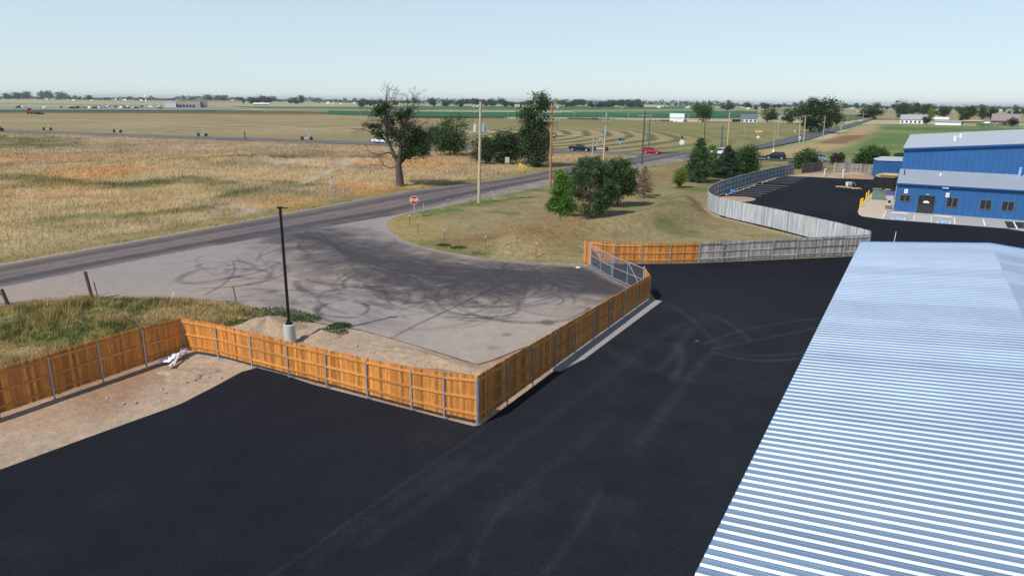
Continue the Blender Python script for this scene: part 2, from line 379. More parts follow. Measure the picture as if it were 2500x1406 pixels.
def cf(a, b, s=.01, seed=3):
    a = lin(a); b = lin(b)
    return lambda x, y: mixc(a * np.ones((len(x), 1)), b, sst(.35, .65, fbm(x * s, y * s * 3, seed)))
def strip(name, pts, c1, c2, res=8, z=-.02, s=.01): return sheet(name, GP(pts), res, z, M_field, cf(c1, c2, s))
strip('gravel_lot', [(-300, 259.5), (520, 262), (620, 266), (520, 269.5), (0, 268.5), (-300, 266.5)], '#8f8a83', '#7f7c78', 10)
strip('crop_field', [(-300, 266.5), (0, 268.5), (420, 270.5), (640, 270), (640, 272.5), (300, 273), (0, 274), (-300, 272.5)], '#2f4a30', '#3b5538')
strip('crop_field', [(-300, 272.5), (0, 274), (300, 273), (640, 272.5), (800, 273.5), (800, 279.8), (400, 277.2), (0, 276.2), (-300, 274.8)], '#5b5a35', '#6a6641')
strip('crop_field', [(800, 271), (1000, 272), (1400, 274.5), (1800, 271), (1850, 272), (1850, 290), (1660, 288), (1400, 286), (1000, 284.5), (800, 279.6)], '#2c5a35', '#35663f')
strip('crop_field', [(640, 269.8), (1000, 268), (1400, 268.5), (1700, 267), (1700, 270.2), (1400, 273.3), (1000, 271.5), (640, 272.2)], '#8d8a63', '#7f8a5a', 12)
strip('crop_field', [(560, 260.5), (900, 261.5), (1000, 260), (1400, 259.5), (1740, 259), (1740, 266.8), (1400, 268), (1000, 267.6), (640, 264.5)], '#39684a', '#3f6b48', 12)
strip('crop_field', [(640, 265), (900, 266), (1000, 267.9), (640, 269.3)], '#9a9372', '#8c8a62', 12)
strip('crop_field', [(1740, 263), (2020, 266), (2020, 271), (1740, 270)], '#7e8a5c', '#8f9068', 12)
strip('crop_field', [(2030, 280), (2140, 280), (2130, 287), (2060, 296), (2030, 297)], '#3c6539', '#476b3d', 6)
strip('gravel_lane', [(1000, 285), (1400, 286.8), (1740, 291), (1900, 299), (1900, 302), (1740, 297), (1400, 290.5), (1000, 288.3)], '#a39a84', '#b0a58c', 4)
strip('gravel_lane', [(900, 270.8), (1400, 272.9), (1400, 274.6), (900, 272)], '#b5ad98', '#a8a18c', 8, z=0)
strip('dry_field', [(2020, 268), (2560, 279), (2560, 300), (2130, 291)], '#9a8d6c', '#857f5a', 8)
RF = [(2010, 345), (2085, 312), (2140, 303), (2260, 305), (2560, 316), (2900, 330), (2900, 480), (2220, 420), (2130, 402), (2010, 392), (1900, 385), (1850, 380), (1835, 368), (1962, 350)]
def right_col(x, y):
    P = np.stack([x, y], 1); n = fbm(x * .05, y * .05, 31); n2 = fbm(x * .3, y * .3, 32)
    c = mixc(lin('#55703c') * np.ones((len(x), 1)), lin('#7d8350'), sst(.3, .7, n))
    c = mixc(c, lin('#8a9060'), (1 - sst(1.5, 4, pdist(P, GP([(2090, 322), (2200, 326), (2400, 331)]))[0])) * .6)
    c = mixc(c, lin('#48653a'), (1 - sst(8, 26, pdist(P, GP([(2120, 312), (2300, 314), (2500, 322)]))[0])) * .6)
    d = pdist(P, GP([(1850, 378), (1960, 366), (2010, 355), (2050, 340), (2085, 322), (2120, 306)]))[0]
    c = mixc(c, lin('#a58e68'), 1 - sst(4, 11, d + (n2 - .5) * 5))
    c = mixc(c, lin('#6a4f38'), (1 - sst(2, 7, pdist(P, GP([(2030, 350), (2055, 343), (2090, 332)]))[0] + (n2 - .5) * 5)) * .75)
    c = mixc(c, lin('#a08a64'), sst(172, 150, y + (n - .5) * 30) * .85)
    return c * (.88 + .24 * n2[:, None])
sheet('right_field', GP(RF), 1.2, -.01, M_field, right_col, lambda x, y: .5 * (fbm(x * .05, y * .05, 33) - .3) * sst(2, 9, pdist(np.stack([x, y], 1), GP(RF), True)[0]))

# lawn with its mound
RIDGE = curve(np.array([G(1290, 596, .3)[:2], G(1380, 556, 1.2)[:2], G(1450, 538, 1.6)[:2], G(1530, 525, 1.7)[:2], G(1620, 508, 1.5)[:2], G(1690, 485, 1.0)[:2]]), 6)
FARBASE = GP([(1425, 641), (1705, 641), (2118, 623), (1960, 577), (1823, 543), (1760, 528), (1726, 507)])
LAWN = GP([(1000, 512), (1120, 490), (1240, 468), (1341, 446), (1480, 421), (1560, 408), (1660, 393), (1740, 384), (1850, 392), (1960, 396), (2160, 402), (2160, 436), (1940, 428), (1900, 432), (1853, 446), (1790, 466), (1745, 485), (1735, 510), (1760, 530), (1823, 545), (1960, 579), (2118, 624), (1705, 642), (1425, 650), (1300, 648), (1180, 638), (1060, 622), (980, 600), (935, 565), (935, 538)])
def lawn_z(x, y):
    P = np.stack([x, y], 1); d = pdist(P, RIDGE)[0]; e = sst(.3, 3.5, pdist(P, LAWN, True)[0])
    d2 = pdist(P, curve(np.array([G(1640, 470)[:2], G(1720, 445)[:2], G(1800, 425)[:2]]), 4))[0]
    return (1.65 * np.exp(-(d / 2.9) ** 2) + .25 * np.exp(-(d2 / 5) ** 2) + .12 * (fbm(x * .3, y * .3, 41) - .5)) * e
def lawn_col(x, y):
    P = np.stack([x, y], 1); n = fbm(x * .12, y * .12, 42); n2 = fbm(x * .35, y * .35, 43); n3 = fbm(x * 1.3, y * 1.3, 44)
    c = mixc(lin('#928560') * np.ones((len(x), 1)), lin('#837b55'), sst(.35, .65, n))
    c = mixc(c, lin('#8a7656'), sst(.5, .68, n2) * .6); c = mixc(c, lin('#61673a'), sst(.55, .72, fbm(x * .2, y * .2, 45)) * .7)
    road = pdist(P, GP([(1000, 525), (1240, 476), (1341, 454), (1480, 428)]))[0]; c = mixc(c, lin('#5f7038'), (1 - sst(1.5, 5, road + (n3 - .5) * 2)) * sst(.3, .6, n2) * .9)
    br = pdist(P, GP([(1180, 590), (1300, 560), (1330, 600), (1440, 470), (1620, 430), (1700, 400)]))[0]; c = mixc(c, lin('#8d6e4a'), (1 - sst(1.5, 6, br + (n2 - .5) * 3)) * .55)
    tip = pdist(P, GP([(965, 560), (1010, 535), (1000, 575)]))[0]; c = mixc(c, lin('#9b8854'), (1 - sst(1, 5, tip)) * .7)
    eg = pdist(P, LAWN, True)[0]; c = mixc(c, lin('#a2947a'), (1 - sst(.2, 1.1, eg + (n3 - .5) * .8)) * .8)
    ed = pdist(P, FARBASE[2:])[0]; c = mixc(c, lin('#a8967a'), (1 - sst(.3, 1.0, ed + (n3 - .5) * .8)) * .8)
    return c * (.82 + .36 * n3[:, None])
sheet('lawn', LAWN, .3, .002, M_lawn, lawn_col, lawn_z)

# dirt round the new fence
def dirt_col(x, y):
    n = fbm(x * .25, y * .25, 51); n2 = fbm(x * 1.2, y * 1.2, 52)
    c = mixc(lin('#b0947d') * np.ones((len(x), 1)), lin('#a3846c'), sst(.4, .62, n)); c = mixc(c, lin('#b7a48e'), sst(.5, .65, fbm(x * .15, y * .15, 53)) * .7)
    return c * (.86 + .28 * n2[:, None])
def dirt_z(x, y): return .10 * (fbm(x * .5, y * .5, 54) - .5) + .06 * (fbm(x * 1.8, y * 1.8, 55) - .5)
DIRT = GP([(-330, 1330), (-330, 1110), (451, 850), (560, 770), (640, 752), (700, 772), (790, 785), (900, 800), (955, 824), (1165, 878), (1270, 800), (1600, 690), (1610, 740), (1360, 925), (1165, 1062), (760, 960), (628, 920), (440, 1010), (0, 1170)])
sheet('dirt_ground', DIRT, .2, -.03, M_dirt, dirt_col, lambda x, y: dirt_z(x, y) * .35)
VERGE = GP([(-330, 1115), (-330, 800), (-100, 765), (0, 742), (120, 728), (300, 722), (450, 730), (560, 735), (610, 748), (650, 760), (640, 800), (560, 800), (455, 850)])
def verge_col(x, y):
    n = fbm(x * .35, y * .35, 61); n2 = fbm(x * 1.5, y * 1.5, 62)
    c = mixc(lin('#a08c66') * np.ones((len(x), 1)), lin('#6b6d40'), sst(.4, .62, n)); c = mixc(c, lin('#5a6334'), sst(.55, .7, fbm(x * .6, y * .6, 63)) * .8)
    return c * (.8 + .4 * n2[:, None])
sheet('verge', VERGE, .3, .0, M_field, verge_col, lambda x, y: .25 * (fbm(x * .4, y * .4, 64) - .4) * sst(.2, 1.5, pdist(np.stack([x, y], 1), VERGE, True)[0]))

# old asphalt driveway with rubber marks
DRIVE = np.concatenate([GP([(-330, 780), (0, 705), (400, 625.6), (620, 584), (800, 553), (1000, 519), (1040, 514), (1000, 521)]),
                        curve(GP([(1000, 521), (962, 533), (946, 548), (955, 566), (985, 586), (1030, 602), (1100, 617), (1180, 630), (1300, 641), (1425, 650)]), 5),
                        GP([(1442, 651), (1493, 680), (1570, 716), (1582, 732), (1400, 800), (1200, 880), (1165, 890), (955, 826), (880, 806), (780, 790), (690, 770), (610, 750), (560, 738), (450, 733), (300, 726), (120, 734), (0, 748), (-330, 820)])])
rng = np.random.default_rng(7)
def arcpts(c, r, a0, a1, e=1.0, rot=0, n=22):
    t = np.linspace(a0, a1, n); p = np.stack([r * np.cos(t), r * e * np.sin(t)], 1); R = np.array([[math.cos(rot), -math.sin(rot)], [math.sin(rot), math.cos(rot)]]); return np.array(c) + p @ R.T
MARKS = []
for px, py, r, k in [(980, 720, 4.2, 7), (860, 740, 3.0, 4), (1060, 690, 5.2, 7), (1180, 690, 4.6, 7), (900, 670, 4.4, 5), (1130, 730, 3.2, 5), (600, 660, 3.4, 4), (560, 645, 2.2, 2), (1240, 710, 3.8, 5), (1330, 670, 4.2, 5), (800, 620, 6.0, 4), (1020, 650, 6.5, 4)]:
    c0 = G(px, py)[:2]
    for _ in range(k * 2):
        a0 = rng.random() * 6.28; ln = .6 + rng.random() * 2.3; rr = r * (.55 + .7 * rng.random())
        for off in (0, rng.choice([0, .45])):
            MARKS.append((arcpts(c0 + rng.normal(0, 1.5, 2), rr + off, a0, a0 + ln, .5 + .5 * rng.random(), rng.random() * 3), .045 + .22 * rng.random() ** 4, .22 + .45 * rng.random()))
for k in range(16):
    o = rng.normal(0, 1.0); MARKS.append((curve(GP([(720 + 30 * o, 572 + rng.normal(0, 6)), (790 + 12 * o, 590 + 6 * o), (860 + 8 * o, 620 + 10 * o), (980, 648 + 13 * o), (1150, 662 + 12 * o), (1300, 668 + 9 * o), (1450, 680 + 8 * o)]), 6), .08 + .12 * rng.random(), .2 + .3 * rng.random()))
for k in range(10):
    y0 = 640 + rng.random() * 110; x0 = 450 + rng.random() * 300; MARKS.append((curve(GP([(x0, y0), (x0 + 120, y0 + rng.normal(0, 12)), (x0 + 280, y0 + rng.normal(5, 25))]), 6), .06 + .06 * rng.random(), .25))
CRACKS = [GP([(955, 826), (1010, 797), (1080, 765), (1150, 730), (1210, 702), (1243, 690), (1300, 668)]), curve(GP([(500, 720), (545, 695), (572, 665), (570, 640)]), 5), GP([(990, 602), (1015, 597), (1035, 592)]), GP([(1300, 655), (1318, 645)])]
BLOT = [(665, 712, .45, .5), (1335, 788, .42, .75), (1238, 818, .34, .5), (1205, 850, .3, .4), (795, 722, .4, .45), (600, 662, .5, .4)]
def drive_col(x, y):
    P = np.stack([x, y], 1); n = fbm(x * .15, y * .15, 71); n2 = fbm(x * .8, y * .8, 72); n3 = fbm(x * 3, y * 3, 73)
    c = mixc(lin('#948a85') * np.ones((len(x), 1)), lin('#9b8d82'), sst(.35, .65, n))
    sand = sst(0, 5, (P - G(955, 826)[:2]) @ np.array([.866, -.5])); t = sst(44, 36, y + (n - .5) * 6) * sst(-9, -2, x); c = mixc(c, lin('#a3988b'), t * .85)
    d = np.zeros(len(x))
    path = pdist(P, curve(GP([(760, 575), (850, 610), (1000, 655), (1200, 680), (1340, 680), (1500, 690)]), 5))[0]
    d = np.maximum(d, (1 - sst(.2, 8.5, path + (n2 - .5) * 6 + (n3 - .5) * 2)) * .88 * (.7 + .6 * n3))
    blk = pdist(P, GP([(1420, 668), (1500, 698), (1570, 722)]))[0]; d = np.maximum(d, (1 - sst(.8, 5.0, blk + (n2 - .5) * 3.5)) * .88)
    for ln, w, s in MARKS:
        lo = ln.min(0) - .6; hi = ln.max(0) + .6; m = ((P > lo) & (P < hi)).all(1)
        if m.any():
            dd = pdist(P[m], ln)[0]; d[m] = 1 - (1 - d[m]) * (1 - s * (1 - sst(w * .4, w * 1.7, dd)) * (.35 + 1.1 * n3[m] * n2[m] * 1.6))
    sm = 1 - sst(2, 10, pdist(P, GP([(880, 720), (1000, 690), (1150, 690), (1300, 690)]))[0]); d = 1 - (1 - d) * (1 - .60 * sm * sst(.38, .62, fbm(x * .9 + .6 * y, y * .5, 75)) * (.4 + .8 * n3))
    c = mixc(c, lin('#343136'), np.clip(d, 0, .95))
    for ln in CRACKS: c = mixc(c, lin('#3a3634'), (1 - sst(.03, .10, pdist(P, ln)[0] + (n3 - .5) * .06)) * .75)
    for bx, by, r, s in BLOT:
        q = P - G(bx, by)[:2]; c = mixc(c, lin('#5e5048'), (1 - sst(.6, 1.1, np.hypot(q[:, 0], q[:, 1] * .8) / r + (n2 - .5) * .9)) * s)
    eg = pdist(P, DRIVE[8:-8])[0]; c = mixc(c, lin('#a0958a'), (1 - sst(.1, .9, eg + (n2 - .5) * .7)) * .5)
    return c * (.93 + .14 * n3[:, None])
sheet('driveway', DRIVE, .11, .022, M_oldasp, drive_col)

# main road
RE_N = GP([(-330, 705), (0, 647), (400, 577), (600, 540), (999, 467), (1240, 436), (1341, 415), (1520, 388), (1600, 376), (1690, 371), (1770, 367), (1821, 360), (1899, 342), (1961, 327.6), (2052, 309), (2084, 298.5), (2126, 289.5)])
RE_S = GP([(-330, 772), (0, 705), (400, 625.6), (620, 584), (1000, 520), (1240, 461.6), (1341, 440), (1535, 407), (1678, 379.5), (1740, 376), (1780, 374.5), (1834, 367), (1962, 343), (2052, 317), (2100, 302.6), (2134, 291)])
RC = None
def road_col(x, y):
    P = np.stack([x, y], 1); n = fbm(x * .1, y * .1, 81); n2 = fbm(x * .7, y * .7, 82); n3 = fbm(x * 2.5, y * 2.5, 83)
    dn = pdist(P, RE_N)[0]; ds = pdist(P, RE_S)[0]; u = dn / (dn + ds + 1e-6)
    c = mixc(lin('#6c6363') * np.ones((len(x), 1)), lin('#7a6a64'), sst(.35, .65, n))
    for u0, w, s in [(.24, .10, .5), (.76, .10, .62)]: c = mixc(c, lin('#403c40'), (1 - sst(w * .3, w * 1.7, np.abs(u - u0) + (n2 - .5) * .08)) * s * 1.25)
    for u0 in (.30, .50, .70): c = mixc(c, lin('#302d30'), (1 - sst(.008, .03, np.abs(u - u0 + (n2 - .5) * .05))) * .6 * sst(.42, .5, n3))
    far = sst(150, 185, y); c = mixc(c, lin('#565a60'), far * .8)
    c = mixc(c, lin('#b9b4ae'), (1 - sst(.10, .24, np.minimum(dn, ds))) * .75)
    tr = pdist(P, GP([(560, 592), (700, 572), (850, 548), (960, 528)]))[0]; c = mixc(c, lin('#3a383c'), (1 - sst(.5, 2.2, tr + (n2 - .5) * 1.4)) * .7)
    return c * (.92 + .16 * n3[:, None])
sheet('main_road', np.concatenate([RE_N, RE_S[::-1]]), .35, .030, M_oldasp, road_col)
def cross_col(x, y):
    n = fbm(x * .2, y * .2, 84); return mixc(lin('#62616a') * np.ones((len(x), 1)), lin('#6f6b6e'), sst(.35, .65, n))
sheet('cross_road', GP([(-400, 309.5), (0, 317.5), (640, 338.5), (907, 347.5), (1120, 356.5), (1343, 365), (1548, 373.5), (1600, 376), (1700, 380), (1845, 385), (1945, 390), (2050, 395), (2200, 399),
                        (2200, 403), (2050, 399.5), (1945, 395), (1845, 389), (1700, 387), (1640, 388), (1560, 384), (1530, 386), (1575, 380), (1530, 380), (1343, 372.5), (1120, 363), (907, 353.5), (640, 344.5), (0, 323), (-400, 313)]), .7, .026, M_oldasp, cross_col)
def shoul_col(x, y):
    n = fbm(x * .8, y * .8, 85); return mixc(lin('#9a9188') * np.ones((len(x), 1)), lin('#8b8076'), sst(.35, .65, n))
sheet('road_shoulder', GP([(1000, 519), (1240, 461), (1341, 439.5), (1535, 406.5), (1678, 379), (1740, 376), (1740, 382), (1678, 391), (1535, 415), (1341, 453), (1240, 475), (1130, 497), (1040, 514), (1000, 524)]), .3, .012, M_dirt, shoul_col)

# new black asphalt
INNER = GP([(2118, 615), (2000, 588), (1900, 562), (1823, 540), (1765, 527), (1738, 512), (1732, 500), (1747, 483), (1789, 466), (1853, 446), (1907, 432.5), (1935, 427)])
LOT = np.concatenate([np.array([G(0, 1147)[:2] + np.array([-.489, -.872]) * 22]), GP([(0, 1147), (220, 1066), (440, 987), (520, 946), (590, 908), (628, 898), (690, 914), (760, 938), (960, 990), (1165, 1043), (1185, 1030), (1345, 912), (1480, 818), (1605, 736), (1588, 712), (1575, 716), (1493, 678), (1440, 650), (1430, 643), (1560, 645), (1705, 643), (2095, 627)]), INNER,
                      GP([(1990, 432), (2060, 436), (2137, 439), (2150, 470), (2110, 485), (2094, 518), (2097, 527), (2110, 531), (2160, 514), (2500, 536), (2700, 549)]), np.array([[70, 30], [40, -25], [-30, -25]])])
LM = []
for p, w, s in [([(1180, 1046), (1060, 1130), (900, 1240), (760, 1340), (640, 1420)], .05, .3), ([(1470, 1190), (1420, 1280), (1330, 1400)], .10, .22), ([(1230, 1240), (1170, 1330), (1150, 1406)], .12, .22),
                ([(1640, 745), (1700, 790), (1760, 850)], .18, .3), ([(1600, 745), (1700, 760), (1780, 790), (1830, 830)], .15, .3), ([(1720, 840), (1800, 810), (1900, 790), (2000, 778)], .10, .4), ([(1740, 852), (1850, 830), (2000, 800)], .10, .35),
                ([(1740, 860), (1820, 878), (1900, 880), (1990, 872)], .11, .55), ([(1740, 850), (1830, 868), (1990, 862)], .10, .45), ([(1740, 860), (1690, 910), (1640, 980), (1560, 1080)], .2, .25), ([(1650, 840), (1665, 870), (1645, 930)], .2, .35), ([(1690, 800), (1650, 860), (1610, 900)], .2, .3),
                ([(1480, 850), (1580, 900), (1690, 930)], .3, .15), ([(1500, 900), (1650, 800), (1800, 760)], .2, .15), ([(880, 1330), (1100, 1190), (1400, 980), (1560, 870)], .2, .15), ([(1000, 1400), (1250, 1220), (1500, 1010)], .25, .12), ([(760, 1380), (900, 1270), (1180, 1090)], .2, .12)]:
    LM.append((curve(GP(p), 6), w, s))
def lot_col(x, y):
    P = np.stack([x, y], 1); n = fbm(x * .12, y * .12, 91); n2 = fbm(x * .9, y * .9, 92); n3 = fbm(x * 3, y * 3, 93)
    c = mixc(np.array([.0080, .0088, .0125]) * np.ones((len(x), 1)), np.array([.0108, .0116, .0162]), sst(.35, .65, n))
    c = mixc(c, np.array([.0165, .018, .0235]), (1 - sst(2, 17, pdist(P, GP([(1640, 780), (1660, 900), (1500, 1080)]))[0] + (n - .5) * 9)) * .75 * (.5 + n2))  # broad soft sheen painted into the asphalt colour as a greyer patch
    for ln, w, s in LM:
        lo = ln.min(0) - 2; hi = ln.max(0) + 2; m = ((P > lo) & (P < hi)).all(1)
        if m.any():
            dd = pdist(P[m], ln)[0]; k = .72 * s * (1 - sst(w * .3, w * 1.8, dd)) * (.2 + .9 * n3[m]); c[m] = mixc(c[m], np.array([.070, .075, .086]), np.clip(k, 0, 1))
    c = mixc(c, np.array([.04, .042, .05]), sst(.60, .72, fbm(x * .22, y * .22, 94)) * .10 * sst(.35, .7, n2))
    c = mixc(c, np.array([.2, .19, .18]), ((n3 > .80) & (_h(np.floor(x * 7), np.floor(y * 7), 5) > .985)).astype(float) * .6)
    return c
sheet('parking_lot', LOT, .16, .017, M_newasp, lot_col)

# ------------------------------------------------------------------ wooden fences
RNG = random.Random(11)
def wood_fence(name, label, cat, group, posts, hs, side, wood, rail, post_mat, zb=.16, pw=.135, zoff=None, dark=False, post_w=.06, rails=3, gap=.006, posts_on=True, rail_front=True):
    """posts: list of ground points (x, y); hs: top height at each; side: +1 rails on the left of the run, -1 on the right"""
    p0 = Vector((*posts[0], 0)); root = thing(name, label, cat, p0, group=group)
    zo = zoff or [0] * len(posts)
    for i in range(len(posts) - 1):
        a = Vector((*posts[i], 0)) - p0; b = Vector((*posts[i + 1], 0)) - p0; d = (b - a); L = d.length
        if L < .05: continue
        d /= L; nrm = Vector((-d.y, d.x, 0)) * side; rz = math.atan2(d.y, d.x)
        mb = MB(); k = max(1, round(L / pw)); w = L / k
        for j in range(k):
            t = (j + .5) / k; ht = hs[i] + (hs[i + 1] - hs[i]) * t + RNG.uniform(-.015, .012); z0 = zo[i] + (zo[i + 1] - zo[i]) * t
            c = a + d * (w * (j + .5)) + nrm * RNG.uniform(-.004, .004); hw = w / 2 - gap / 2; tn = min(1, max(0, RNG.gauss(.5, .24))); th = .009
            zz = (z0 + zb + RNG.uniform(-.01, .015), z0 + ht)
            prof = [(-hw, zz[0]), (hw, zz[0]), (hw, zz[1] - .045), (hw - .03, zz[1]), (-hw + .03, zz[1]), (-hw, zz[1] - .045)]
            vs = [c + d * x + Vector((0, 0, z)) + nrm * th for x, z in prof] + [c + d * x + Vector((0, 0, z)) - nrm * th for x, z in prof]
            mb.add(vs, [(5, 4, 3, 2, 1, 0), (6, 7, 8, 9, 10, 11)] + [(q, (q + 1) % 6, (q + 1) % 6 + 6, q + 6) for q in range(6)], tn)
        panel = mb.build('fence_panel', wood, root)
        for f_ in ((.14, .5, .88) if rails == 3 else (.2, .85)):
            za = zo[i] + zb + (hs[i] - zb) * f_; zc = zo[i + 1] + zb + (hs[i + 1] - zb) * f_; r = MB()
            o = nrm * .031
            r.beam(a + d * .035 + o + Vector((0, 0, za)), b - d * .035 + o + Vector((0, 0, zc)), .038, .09, RNG.random()); r.build('rail', rail, panel)
    if posts_on:
        for i, p in enumerate(posts):
            q = Vector((*p, 0)) - p0; j = min(i, len(posts) - 2); d = (Vector((*posts[j + 1], 0)) - Vector((*posts[j], 0))).normalized(); nrm = Vector((-d.y, d.x, 0)) * side
            c = q + nrm * .062; rz = math.atan2(d.y, d.x); h = hs[i] - .12; m = MB()
            m.box(c + Vector((0, 0, zo[i] + h / 2 - .05)), (post_w, .006, h + .1), rz)
            for s in (-1, 1): m.box(c + d * s * (post_w / 2 - .006) - nrm * .022 + Vector((0, 0, zo[i] + h / 2 - .05)), (.012, .038, h + .1), rz)
            m.build('post', post_mat, root)
    return root
def lerp(a, b, n): return [tuple(np.array(a) + (np.array(b) - np.array(a)) * i / n) for i in range(n + 1)]
CORN = G(1165.5, 1038)[:2]; LC = G(452, 862)[:2]; RE = G(1583, 734)[:2]
fpx = [(452, 862), (535, 875), (618, 897), (707, 921), (800, 945), (899, 972), (1007, 1001), (1086, 1021), (1165.5, 1038)]
ftop = [772, 793, 812, 834, 851, 872, 894, 909, 917]
fp = [G(*q)[:2] for q in fpx]; ln0, ln1 = fp[0], fp[-1]
fh = [zat(p, y) for p, y in zip(fp, ftop)]; fh = list(np.polyval(np.polyfit(range(9), fh, 2), range(9)))
wood_fence('wood_fence', 'sunlit orange cedar fence from the white sheeting to the front corner of the black lot', 'fence', 'new cedar fence runs', fp, fh, -1, M_wood, M_rail, M_galv, zb=.2)
lp = lerp(G(-330, 1131)[:2], LC, 6)
wood_fence('wood_fence', 'shaded brown cedar fence along the bare dirt strip at the left edge', 'fence', 'new cedar fence runs', lp, [1.93] * 6 + [fh[0]], -1, M_wood, M_rail, M_galv, zb=.14)
rp = lerp(CORN, RE, 9); rh = list(np.linspace(fh[-1], 1.68, 10))
rp2 = rp[:-1] + [tuple(RE)]
wood_fence('wood_fence', 'shaded cedar fence on the concrete kerb, running from the front corner to the gate', 'fence', 'new cedar fence runs', rp2 + [tuple(G(1571, 716)[:2])], rh + [1.70], -1, M_wood, M_rail, M_galv, zb=.15)
gL = G(1441, 650)[:2]; gM = G(1493.3, 680.3)[:2]; gR = G(1569, 714.5)[:2]
o1 = [tuple(G(1440, 649.5)[:2]), tuple(G(1425, 640)[:2])] + [tuple(G(x, y)[:2]) for x, y in [(1499, 643.5), (1566, 643.5), (1635, 643), (1704, 641)]]
wood_fence('wood_fence', 'short orange cedar fence behind the chain link gate, joined to the grey fence', 'fence', 'new cedar fence runs', o1, [zat(G(1440, 649.5), 594), zat(G(1425, 640), 587)] + [1.58] * 4, -1, M_wood, M_rail, M_galv, zb=.06)
g1 = [tuple(G(x, y)[:2]) for x, y in [(1705.5, 641), (1762, 639), (1823, 635.5), (1884, 633), (1944, 630.5), (2001, 628), (2059, 625.5), (2117, 622.5)]]
wood_fence('weathered_fence', 'straight grey weathered picket fence joined to the short orange fence', 'fence', 'weathered fence runs', g1, [1.60, 1.62, 1.64, 1.66, 1.68, 1.70, 1.72, 1.74], -1, M_wgrey, M_wgrey, M_galv, zb=.1, gap=.02, post_w=.08)
cpx = curve(GP([(2118, 621), (2040, 598), (1960, 577.5), (1896, 560.5), (1823, 543.5), (1775, 532.5), (1740, 520), (1727, 508), (1729, 497), (1747, 482.5), (1789, 465.3), (1853, 445.5), (1907, 431.5), (1937, 425)]), 8)
cl = np.concatenate([[0], np.cumsum(np.linalg.norm(np.diff(cpx, axis=0), axis=1))]); nb = 44
cs = [tuple(np.array([np.interp(s, cl, cpx[:, 0]), np.interp(s, cl, cpx[:, 1])])) for s in np.linspace(0, cl[-1], nb + 1)]
M_wg2 = mat('weathered_wood_silver', (.30, .325, .35), .8, var=.22, scale=3, stretch=(1.5, 1.5, .25), tone=.28, spec=.15, col2=(.50, .52, .54))
ch = [np.interp(s, [0, .25, .5, .6, 1], [1.98, 2.0, 1.95, 1.9, 1.8]) for s in np.linspace(0, 1, nb + 1)]
wood_fence('weathered_fence', 'long grey weathered fence curving around the far parking lot', 'fence', 'weathered fence runs', cs, ch, -1, M_wg2, M_wdark, M_wdark, zb=.08, pw=.14, gap=.008)
wood_fence('weathered_fence', 'short brown grey fence section between the bush and the gap at the back', 'fence', 'weathered fence runs', lerp(G(1956, 424)[:2], G(2005, 419)[:2], 2), [1.75] * 3, -1, M_wdark, M_wdark, M_wdark, zb=.05)
M_wback = mat('weathered_wood_dull', (.22, .21, .20), .85, var=.3, scale=5, stretch=(2, 2, .3), tone=.4, spec=.15)
wood_fence('weathered_fence', 'grey fence with pale posts behind the white vent pipes', 'fence', 'weathered fence runs', lerp(G(2035, 422)[:2], G(2142, 427)[:2], 5), [1.8] * 6, -1, M_wback, M_wback, M_pole, zb=.05, post_w=.14)

# kerb under the right fence, dirt lip, gate
kerb = MB(); ku = np.array([math.sin(math.radians(119.3)), math.cos(math.radians(119.3))]); A = G(1345, 904)[:2]; B = RE + (RE - CORN) / 20 * .1
kv = (B - A) / np.linalg.norm(B - A)
kerb.prism([tuple(A - ku * .12), tuple(A + ku * .45), tuple(A + kv * 2 + ku * .82), tuple(B + ku * .85), tuple(B - ku * .12)], -.05, .09)
struct(kerb.build('kerb', mat('kerb_concrete', (.27, .26, .25), .9, var=.12, fine=.1)))
M_wire = mat('dull_wire', (.16, .19, .22), .6, .3)
def chain_gate(label, a, b, h, flip):
    a = Vector((*a, 0)); b = Vector((*b, 0)); d = (b - a); L = d.length; d /= L
    root = thing('chain_link_gate', label, 'gate', a, math.atan2(d.y, d.x), 'double chain link gate')
    fr = MB(); r = .028; x0, x1, z0, z1 = .06, L - .04, .1, h
    for p, q in [((x0, z0), (x1, z0)), ((x0, z1), (x1, z1)), ((x0, z0), (x0, z1)), ((x1, z0), (x1, z1))]: fr.tube((p[0], 0, p[1]), (q[0], 0, q[1]), r, n=8)
    fr.tube((x0, 0, (z0 + z1) / 2), (x1, 0, (z0 + z1) / 2), .022); fr.tube(((x0 + x1) / 2, 0, z0), ((x0 + x1) / 2, 0, z1), .022)
    fr.build('gate_frame', M_galv, root)
    m = MB(); s = .085; W_ = x1 - x0; Hh = z1 - z0; k = -Hh
    while k < W_:
        for sg in (1, -1):
            t0 = max(0, -k); t1 = min(Hh, W_ - k)
            if t1 > t0:
                pa = (x0 + k + t0, .004 * sg, z0 + t0 if sg > 0 else z1 - t0); pb = (x0 + k + t1, .004 * sg, z0 + t1 if sg > 0 else z1 - t1); m.tube(pa, pb, .0026, n=3)
        k += s
    m.build('wire_mesh', M_wire, root)
    hp = MB(); x = 0 if not flip else L
    hp.tube((x, 0, 0), (x, 0, h + .12), .045, n=10); hp.tube((x, 0, h + .12), (x, 0, h + .16), .05, .01, n=10); hp.build('hinge_post', M_galv, root)
    wr = MB(); wr.tube((x0 if not flip else x1, 0, z0), ((x0 + x1) / 2, 0, z1), .008, n=4); wr.build('brace_wire', M_galv, root)
    la = MB(); la.box((x1 + .01 if not flip else x0 - .01, .03, h * .55), (.07, .05, .12)); la.build('latch', M_galv, root)
    return root
chain_gate('far leaf of the silver chain link gate, hinged at the orange corner fence', gL, gM + (gL - gM) * .01, 1.62, False)
chain_gate('near leaf of the silver chain link gate, partly hidden by the shaded fence', gM - (gL - gM) * .01, gR, 1.62, True)

